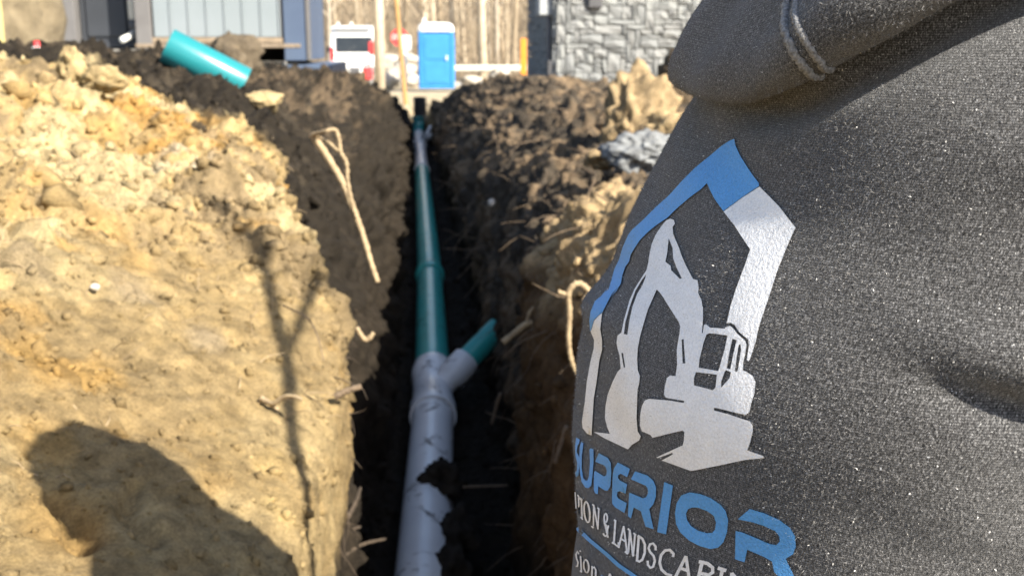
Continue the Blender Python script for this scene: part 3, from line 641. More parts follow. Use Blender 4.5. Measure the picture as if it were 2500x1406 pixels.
for i in range(560):
    y_ = random.uniform(60, 150); x = random.uniform(-.5, .55)*y_; z = hill_z(x, y_)-.6; r = random.uniform(.03, .10); h = random.uniform(6, 14); lx, ly = random.gauss(0, 1.5), random.gauss(0, .5)
    mb.tube([(x, y_, z), (x+lx*.4, y_+ly*.5, z+h*.4), (x+lx, y_+ly, z+h)], [r, r*.75, r*.3], 5, False)
    for b in range(5):
        zz = z+random.uniform(1.5, 6); a_ = random.choice((-1, 1)); L = random.uniform(.8, 3); mb.tube([(x, y_, zz), (x+a_*L*.5, y_, zz+L*.7), (x+a_*L*.7, y_, zz+L*1.5)], [r*.4, r*.3, r*.1], 3, False)
tag(mb.build('pale_woods', TB1, None, True), 'thin pale saplings and boughs among the far woods', 'woods', kind='stuff')
# ---------------------------------------------------------------- utility pole, stake, sign
POLEM = mat('pale_pole_wood', (.66, .57, .44), (.52, .44, .33), 5, .85, .3, 30, .01)
p = at(928, 212, 35); up_ = empty('utility_pole', p, 0, 'tall pale utility pole standing beside the white vehicle', 'pole')
MB().tube([(0, 0, -.4), (0, 0, 4), (0.02, 0, 9)], [.175, .16, .12], 14).build('shaft', POLEM, up_, True)
MB().box((0, -.1, 8.2), (2.2, .1, .12), bev=.01).build('crossarm', WOODP, up_)
for s in (-.9, 0, .9): MB().lathe((s, -.1, 8.26), (0, 0, 1), [(0, .05), (.06, .06), (.12, .04), (.18, .05), (.2, .0)], 10).build('insulator', GALV, up_, True)
STAKEM = mat('raw_stake_wood', (.60, .36, .15), (.50, .29, .12), 7, .8, .25, 40, .005)
p0 = at(990, 246, 20.2); p1 = at(967, 0, 19.6); dd = (p1-p0)
MBs = MB().tube([p0-dd*.12, p0, p0+dd*.5, p1, p1+dd*.15], [.045, .045, .044, .043, .042], 4)
tag(MBs.build('grade_stake', STAKEM), 'thin orange-brown wooden stake standing at the end of the trench', 'stake')
p = at(990, 222, 38); sp_ = empty('white_post', p, 0, 'slim white post just right of the wooden stake', 'post')
WHITEP = mat('white_paint', (.80, .80, .77), (.70, .70, .66), 5, .6, .1)
MB().tube([(0, 0, -.3), (0, 0, 1.72)], .075, 12).build('post_shaft', WHITEP, sp_, True)
MB().box((.02, -.09, 1.62), (.42, .02, .5), bev=.008).build('plate', WHITEP, sp_)
RED = mat('sign_red', (.62, .05, .05), (.55, .04, .045), 5, .5, .05)
p = at(975, 92, 47); ss = empty('stop_sign', (p.x, 47, -.15), 0, 'red octagonal stop sign half hidden behind the wooden stake', 'sign')
MB().box((0, .03, .9), (.06, .04, 2.1)).build('post', GALV, ss)
oc = MB(); zc = p.z+.15; v = []
for yy in (-.02, 0): v += [(.385*math.cos(R(22.5+45*i)), yy, zc+.385*math.sin(R(22.5+45*i))) for i in range(8)]
oc.add(v, [tuple(range(8)), tuple(range(15, 7, -1))] + [(i, i+8, (i+1) % 8+8, (i+1) % 8) for i in range(8)]); oc.build('plate', RED, ss)
tc = bpy.data.curves.new('stop_text', 'FONT'); tc.body = 'STOP'; tc.size = .27; tc.align_x = 'CENTER'; tc.align_y = 'CENTER'; tc.extrude = .001
to = bpy.data.objects.new('lettering_source', tc); COL.objects.link(to)
dg = bpy.context.evaluated_depsgraph_get(); tm = bpy.data.meshes.new_from_object(to.evaluated_get(dg)); bpy.data.objects.remove(to)
lo = link('lettering', tm, WHITEP, ss, False); lo.location = (0, -.026, zc); lo.rotation_euler = (R(90), 0, 0)
# ---------------------------------------------------------------- portable toilet
BLUEP = mat('toilet_blue_plastic', (.04, .235, .60), (.035, .21, .55), 3, .45, .05)
WHITER = mat('translucent_white_roof', (.78, .79, .78), (.70, .71, .70), 3, .5, .05)
Yp = 36.5; p = at(1067, 216, Yp); pt = empty('portable_toilet', p, R(-2), 'bright blue portable toilet with a white roof near the road', 'portable toilet')
W, Dp, H = 1.12, 1.15, 1.72
MB().box((0, 0, .06), (W+.06, Dp+.06, .12), bev=.03).build('skid_base', BLUEP, pt)
for s in (-1, 1):
    MB().box((s*W/2, 0, .12+H/2), (.05, Dp, H), bev=.012).build('side_wall', BLUEP, pt)
    for q_ in (-.35, -.12, .12, .35): MB().box((s*(W/2+.03), q_, .95), (.03, .05, 1.4), bev=.008).build('side_rib', BLUEP, pt)
    MB().box((s*(W/2-.045), -Dp/2-.012, .12+H/2), (.09, .05, H), bev=.012).build('door_jamb', BLUEP, pt)
MB().box((0, Dp/2, .12+H/2), (W, .05, H), bev=.012).build('back_wall', BLUEP, pt)
dr = MB().box((0, -Dp/2+.0, .12+H/2-.02), (W-.2, .045, H-.06), bev=.012).build('door', BLUEP, pt)
for zz, hh in ((.52, .62), (1.3, .7)):
    MB().box((0, -Dp/2-.03, zz), (W-.38, .02, hh), bev=.008).build('door_panel', BLUEP, dr)
MB().box((.34, -Dp/2-.05, 1.0), (.05, .05, .16), bev=.01).build('latch', WHITEP, dr)
v = []; f = []
for i, (zz, sx, sy) in enumerate([(0, 1.04, 1.04), (.06, 1.06, 1.06), (.10, 1.04, 1.04), (.20, .98, .96), (.27, .84, .80), (.30, .55, .5)]):
    w2, d2 = W/2*sx, Dp/2*sy; c_ = .1
    v += [(x, y_, .12+H+zz) for x, y_ in ((-w2+c_, -d2), (w2-c_, -d2), (w2, -d2+c_), (w2, d2-c_), (w2-c_, d2), (-w2+c_, d2), (-w2, d2-c_), (-w2, -d2+c_))]
for l in range(5):
    for i in range(8): a_, b_ = l*8+i, l*8+(i+1) % 8; f.append((a_, b_, b_+8, a_+8))
f.append(tuple(range(40, 48)))
pyd('roof', v, f, WHITER, pt, False)
MB().tube([(-.42, .45, 1.9), (-.42, .45, 2.28)], .05, 10).build('vent_stack', WHITEP, pt, True)
# ---------------------------------------------------------------- white vehicle seen from behind
CARW = mat('white_car_paint', (.80, .81, .81), (.76, .77, .77), 2, .25, 0)
GLASS = mat('dark_car_glass', (.02, .025, .03), (.03, .035, .04), 2, .08, 0)
TYRE = mat('tyre_rubber', (.02, .02, .02), (.03, .03, .03), 20, .9, .2)
CHROME = mat('wheel_metal', (.5, .5, .5), (.4, .4, .4), 5, .3, 0, metal=1)
TAIL = mat('tail_lamp_red', (.65, .03, .03), (.5, .02, .02), 5, .2, 0)
GREYP = mat('grey_trim', (.10, .10, .105), (.08, .08, .085), 10, .6, .1)
Yv = 43; p = at(868, 208, Yv); vh = empty('parked_van', (p.x, Yv, p.z), R(3), 'white van parked beyond the trench with dark rear window', 'van')
side = [(0, .45), (-.05, .95), (.02, 1.15), (.16, 1.95), (.30, 2.18), (.6, 2.26), (3.0, 2.28), (3.5, 2.15), (4.1, 1.35), (4.9, 1.18), (5.15, .95), (5.18, .5), (5.0, .36), (.2, .36)]
def extrude_side(prof, w0, tum=.0):
    n = len(prof); v = []
    for s, k in ((-1, .94), (-1, 1), (1, 1), (1, .94)):
        for (y_, z) in prof:
            cy, cz = 2.5, 1.2; ww = w0*(1-tum*max(0, (z-1.15))/1.2)
            v.append((s*ww*(1 if k == 1 else 1)*(.5 if k == 1 else .5) - (s*.05 if k == 1 else 0) + 0, cy+(y_-cy)*(1 if k == 1 else .975), cz+(z-cz)*(1 if k == 1 else .965)))
    f = [tuple(range(n-1, -1, -1)), tuple(range(3*n, 4*n))]
    for l in range(3):
        for i in range(n): a_, b_ = l*n+i, l*n+(i+1) % n; f.append((a_, b_, b_+n, a_+n))
    return v, f
v, f = extrude_side(side, 1.95, .12); pyd('body', v, f, CARW, vh, False)
rt_ = Matrix.Rotation(R(-10), 3, 'X')
MB().box((0, .06, 1.55), (1.42, .03, .58), rot=rt_, bev=.012).build('rear_window', GLASS, vh)
MB().box((0, .085, 2.22), (1.5, .3, .06), bev=.02).build('spoiler', CARW, vh)
for s in (-1, 1):
    MB().box((s*.86, -.01, 1.18), (.14, .10, .52), bev=.02).build('tail_lamp', TAIL, vh)
    MB().box((s*.80, 3.0, 1.62), (.03, 1.1, .5), bev=.01).build('side_window', GLASS, vh)
    MB().box((s*.82, 1.4, 1.62), (.03, 1.6, .5), bev=.01).build('side_window', GLASS, vh)
    MB().box((s*1.08, 3.6, 1.35), (.2, .1, .24), bev=.03).build('wing_mirror', GREYP, vh)
    MB().box((s*.55, 1.9, 2.33), (.06, 2.4, .06), bev=.01).build('roof_rail', GREYP, vh)
    for y_ in (1.0, 4.15):
        wl_ = MB().lathe((s*.80, y_, .36), (s, 0, 0), [(0, .2), (0, .34), (.03, .36), (.17, .36), (.2, .33), (.2, .22), (.17, .2)], 24).build('wheel', TYRE, vh, True)
        MB().lathe((s*.80, y_, .36), (s, 0, 0), [(.10, .0), (.17, .06), (.15, .2), (.19, .225)], 16).build('rim', CHROME, wl_, True)
MB().box((0, -.1, .55), (1.86, .16, .26), bev=.04).build('bumper', GREYP, vh)
MB().box((0, -.07, .98), (.5, .03, .13), bev=.005).build('licence_plate', WHITEP, vh)
for s in (-.6, -.1): MB().box((s, .5, 2.34), (.1, .16, .12), bev=.03).build('roof_lamp', WHITEP, vh)
MB().tube([(-.3, .0, 1.27), (.05, .04, 1.5)], .012, 5).build('rear_wiper', GREYP, vh)
# A-frame barricade standing in front of the van
bq = at(866, 205, 39); br = empty('folding_barricade', bq, R(8), 'white folding A-frame barricade before the van', 'barricade')
for s in (-.42, .42):
    for k in (-1, 1): MB().tube([(s+k*.33, -.05, 0), (s, 0, 1.0)], .055, 6).build('leg', WHITEP, br)
    MB().box((s, -.03, .42), (.5, .05, .16), bev=.008).build('board', WHITEP, br)
bq = at(898, 196, 38); rc = empty('red_fuel_can', bq, .3, 'red container on the ground between barricade and utility pole', 'container')
MB().box((0, 0, .22), (.32, .24, .44), bev=.05).build('body', RED, rc)
MB().tube([(-.1, 0, .42), (-.1, 0, .52), (.1, 0, .52), (.1, 0, .42)], .03, 8).build('handle', RED, rc, True)
rp = empty('red_flag_stake', at(906, 190, 38.4), 0, 'red striped warning flag standing at the right rear of the van', 'flag')
MB().tube([(0, 0, -.2), (.02, 0, 1.25)], .02, 6).build('staff', WHITEP, rp)
MB().box((.05, -.03, 1.0), (.2, .02, .45), bev=.004).build('cloth', RED, rp)
ORANGE = mat('orange_plastic', (.75, .27, .03), (.68, .23, .025), 5, .5, .05)
op = empty('marker_post', at(1278, 190, 30), 0, 'flat orange marker post beside the stone house corner', 'marker')
MB().box((0, 0, .38), (.16, .03, 1.35), bev=.008).build('blade', ORANGE, op); MB().box((0, 0, -.2), (.2, .08, .2), bev=.02).build('foot', GREYP, op)
vp = empty('vent_cap', at(1268, 205, 11.4), 0, 'small teal pipe end with a white cap on the right mound', 'pipe')
MB().tube([(0, 0, -.12), (0, 0, .02)], .035, 14).build('pipe', TEAL_PVC, vp, True); MB().lathe((0, 0, .02), (0, 0, 1), [(0, .042), (.03, .042), (.05, .03), (.055, 0)], 14).build('cap', WHITEP, vp, True)
# ---------------------------------------------------------------- stone house on the right
STW = [mat('ledge_stone_%d' % i, c, tuple(x*.75 for x in c), 9, .9, .5, 45, .02) for i, c in enumerate([(.31, .32, .315), (.29, .30, .30), (.33, .335, .33), (.30, .305, .30)])]
MORT = mat('grey_mortar', (.19, .195, .185), (.15, .155, .145), 12, .95, .4, 60, .01)
SID = mat('grey_siding', (.40, .42, .43), (.36, .38, .39), 2, .7, .1)
ROOFM = mat('shingle_roof', (.09, .09, .095), (.06, .06, .065), 8, .9, .5, 30, .02)
sh = empty('stone_house', (1.52, 12.0, .5), 0, 'grey house clad in stacked stone behind the right bank', 'house')
HL, HD = 7.5, 2.9
MB().box((HL/2+.03, HD/2+.03, .72), (HL-.06, HD-.06, 2.05)).build('mortar_wall', MORT, sh)
MB().box((HL/2, HD/2, 2.55), (HL+.02, HD+.02, 1.55), bev=.01).build('upper_wall', SID, sh)
rf = MB(); v = [(-.4, -.4, 3.3), (HL+.4, -.4, 3.3), (HL+.4, HD+.4, 3.3), (-.4, HD+.4, 3.3), (1.2, HD/2, 4.6), (HL-1.2, HD/2, 4.6)]
rf.add(v, [(0, 1, 5, 4), (1, 2, 5), (2, 3, 4, 5), (3, 0, 4), (3, 2, 1, 0)]); rf.build('roof', ROOFM, sh)
random.seed(11)
smesh = []
for k in range(10):
    bm = bmesh.new(); bmesh.ops.create_cube(bm, size=1); bmesh.ops.subdivide_edges(bm, edges=bm.edges[:], cuts=1, use_grid_fill=True)
    for v_ in bm.verts:
        front = v_.co.y < -.4; n_ = random.uniform(-1, 1)
        if front: v_.co.y += random.uniform(-.3, .2)
        v_.co.x += n_*.025; v_.co.z += random.uniform(-1, 1)*.04
        if front and (abs(v_.co.x) > .35 or abs(v_.co.z) > .35): v_.co.y += .12
    m_ = bpy.data.meshes.new('stone'); bm.to_mesh(m_); bm.free(); m_.materials.append(STW[k % 4]); smesh.append(m_)
cell = .052
def pack(nx, nz):
    occ = np.zeros((nx, nz), bool); out = []
    for j in range(nz):
        for i in range(nx):
            if occ[i, j]: continue
            w_ = random.choice([2, 3, 3, 4, 5, 6, 2]); h_ = random.choice([1, 1, 2, 2, 3, 4]) 
            if h_ >= 3: w_ = random.choice([1, 2, 3])
            while w_ > 1 and (i+w_ > nx or occ[i:i+w_, j].any()): w_ -= 1
            while h_ > 1 and (j+h_ > nz or occ[i:i+w_, j:j+h_].any()): h_ -= 1
            occ[i:i+w_, j:j+h_] = True; out.append((i, j, w_, h_))
    return out
front_st = pack(62, 34); random.shuffle(front_st)
front_st.sort(key=lambda t: t[0] > 34)
for n_, (i, j, w_, h_) in enumerate(front_st[:300]):
    o = bpy.data.objects.new('stone', random.choice(smesh)); COL.objects.link(o); o.parent = sh
    o.location = ((i+w_/2)*cell, -.0, .02+(j+h_/2)*cell); o.scale = ((w_*cell-.011), .06, h_*cell-.011)
rest = MB()
for (i, j, w_, h_) in front_st[300:]: rest.box(((i+w_/2)*cell, -.005, .02+(j+h_/2)*cell), (w_*cell-.012, .07, h_*cell-.012), bev=.008)
random.seed(12)
for (i, j, w_, h_) in pack(int(HD/cell), 34): rest.box((-.002, (i+w_/2)*cell, .02+(j+h_/2)*cell), (.07, w_*cell-.012, h_*cell-.012), bev=.008)
for (i, j, w_, h_) in pack(int((HL-62*cell)/cell), 34): rest.box((62*cell+(i+w_/2)*cell, -.005, .02+(j+h_/2)*cell), (w_*cell-.012, .07, h_*cell-.012), bev=.008)
tag(rest.build('stones', STW[0], sh), kind='stuff')
mbx = MB().box((-.11, .22, 1.62), (.16, .30, .62), bev=.015).build('meter_box', SID, sh); MB().lathe((-.19, .2, 1.72), (-1, 0, 0), [(0, .08), (.05, .075), (.07, 0)], 16).build('meter_dial', GLASS, mbx, True)
MB().box((.42, -.06, 1.56), (.16, .06, .34), bev=.012).build('vent_box', GREYP, sh)
MB().tube([(-.07, .1, -.2), (-.07, .1, 1.3)], .025, 8).build('conduit', GREYP, sh, True)
MB().box((-.06, .05, .72), (.06, .06, .22), bev=.01).build('tap_box', GREYP, sh)
# ---------------------------------------------------------------- grey house on the left
Yh = 14.0
def hx_(px): return at(px, 100, Yh).x
def hz_(py): return at(600, py, Yh).z
BOARD = mat('light_grey_siding', (.235, .27, .295), (.215, .25, .27), 1.5, .6, .05)
DARKW = mat('charcoal_door', (.045, .05, .06), (.038, .042, .05), 2, .5, .05)
SLATE = mat('slate_blue_wall', (.085, .12, .19), (.07, .10, .165), 1.5, .6, .05)
BROWNT = mat('grey_brown_post', (.16, .155, .155), (.13, .125, .125), 3, .7, .1)
RIM = mat('weathered_rim_board', (.30, .235, .165), (.2, .155, .11), 5, .85, .3)
CONC = mat('concrete_slab', (.36, .345, .31), (.27, .255, .23), 3, .9, .3, 40, .01)
lh = empty('grey_house', (hx_(375), Yh, .9), 0, 'grey house with charcoal door and light grey panelled bay on the left', 'house')
o0 = lh.location
def lb(name, x0, x1, y0, y1, z0, z1, m, parent=lh, bev=.008):
    return MB().box(((x0+x1)/2-o0.x, (y0+y1)/2-o0.y, (z0+z1)/2-o0.z), (abs(x1-x0), abs(y1-y0), abs(z1-z0)), bev=bev).build(name, m, parent)
zr = hz_(92); ztop = 4.2
for k in range(7):
    a_, b_ = hx_(376+44*k), hx_(376+44*(k+1)); lb('siding_board', a_+.006, b_-.006, Yh, Yh+.03, zr, ztop, BOARD)
    lb('batten', b_-.012, b_+.012, Yh-.016, Yh-.001, zr, ztop, BOARD, bev=.004)
lb('bay_core', hx_(377), hx_(682), Yh+.04, Yh+3, zr, ztop, GREYP)
lb('rim_board', hx_(372), hx_(690), Yh-.03, Yh+.02, zr-.075, zr-.004, RIM)
lb('floor_deck', hx_(374), hx_(735), Yh-.9, Yh-.05, zr-.13, zr-.08, RIM)
lb('corner_wall', hx_(686), hx_(742), Yh+.3, Yh+3, hz_(150), ztop, SLATE)
lb('corner_board', hx_(742), hx_(752), Yh+.28, Yh+.4, hz_(150), ztop, BROWNT)
lb('foundation_wall', hx_(690), hx_(806), Yh+.1, Yh+3, .3, hz_(160), SLATE)
lb('entry_wall', hx_(130), hx_(172), Yh+.25, Yh+3, hz_(122), ztop, BROWNT)
d_ = lb('door', hx_(174), hx_(318), Yh+.45, Yh+.52, hz_(119), ztop-1, DARKW)
lb('door_panel', hx_(190), hx_(290), Yh+.42, Yh+.449, hz_(90), ztop-1.4, DARKW, d_)
lb('lower_panel', hx_(176), hx_(316), Yh+.43, Yh+.449, hz_(118), hz_(103), DARKW, d_)
lb('post', hx_(335), hx_(373), Yh-.05, Yh+.3, hz_(122), ztop, BROWNT)
ds = MB().tube([(hx_(314)-o0.x, .30, 3.0), (hx_(315)-o0.x, .30, hz_(48)-o0.z)], .06, 10).build('downspout', WHITEP, lh, True)
MB().tube([(hx_(315)-o0.x, .30, hz_(49)-o0.z), (hx_(317)-o0.x, .30, hz_(76)-o0.z)], .07, 10).build('boot', GREYP, ds, True)
MB().tube([(hx_(317)-o0.x, .27, hz_(78)-o0.z), (hx_(312)-o0.x, .1, hz_(90)-o0.z), (hx_(302)-o0.x, -.08, hz_(99)-o0.z)], .038, 10).build('elbow', WHITEP, ds, True)
lb('slab', hx_(125), hx_(395), Yh-.6, Yh+3, hz_(150), hz_(121.5), CONC, bev=.015)
lb('footing', hx_(120), hx_(690), Yh-.1, Yh+3, .2, hz_(152), CONC)
lb('back_wall', hx_(165), hx_(690), Yh+2.6, Yh+3.1, .9, ztop, GREYP)
v = [(-2.0, -.8, ztop-.9), (2.6, -.8, ztop-.9), (2.6, 4.2, ztop-.9), (-2.0, 4.2, ztop-.9), (-1.2, 1.7, ztop+1), (1.2, 1.7, ztop+1)]
pyd('roof', v, [(0, 1, 5, 4), (1, 2, 5), (2, 3, 4, 5), (3, 0, 4), (3, 2, 1, 0)], ROOFM, lh, False)
HEAP = mat('brown_heap', (.20, .16, .10), (.12, .095, .06), 6, .95, .5, 30, .03)
cl = clod('hay_mound', 'blurred brown heap at the left edge beside the house', 'mound', at(40, 72, 11), (.42, .6, .62), HEAP, 80, 4, .25)
ytk = MB().box(at(-4, 50, 8), (.05, .05, .5), bev=.006).build('survey_stake', mat('yellow_stake', (.62, .52, .22), (.52, .43, .18), 8, .8, .1)); tag(ytk, 'yellowish survey stake at the left edge of the picture', 'stake')
ub = empty('spray_can', at(90, 112, 5), .2, 'small white can with a red cap on the left crest', 'can')
MB().lathe((0, 0, -.06), (0, 0, 1), [(0, 0), (0, .022), (.05, .022), (.056, .014), (.056, 0)], 14).build('body', WHITEP, ub, True); MB().lathe((0, 0, -.004), (0, 0, 1), [(0, .014), (.025, .013), (.025, 0)], 12).build('cap', RED, ub, True)
YEL = mat('yellow_plastic', (.65, .5, .05), (.55, .42, .04), 6, .5, .05)
yb = empty('yellow_bollard', (at(750, 150, 16.5).x, 16.5, .7), 0, 'yellow post beside the slate blue house foundation', 'bollard')
MB().lathe((0, 0, 0), (0, 0, 1), [(0, .06), (.6, .06), (.66, .04), (.68, 0)], 14).build('post', YEL, yb, True); MB().lathe((0, 0, .3), (0, 0, 1), [(0, .063), (.08, .063)], 14).build('band', GREYP, yb, True)
tb = empty('teal_barrel', (at(777, 150, 16.5).x, 16.5, .68), 0, 'small teal and blue container beside the yellow post', 'container')
MB().lathe((0, 0, 0), (0, 0, 1), [(0, 0), (0, .13), (.1, .14), (.34, .14), (.4, .13)], 16).build('body', TEAL_PVC, tb, True); MB().lathe((0, 0, .4), (0, 0, 1), [(0, .135), (.1, .135), (.12, 0)], 16).build('lid', BLUEP, tb, True)
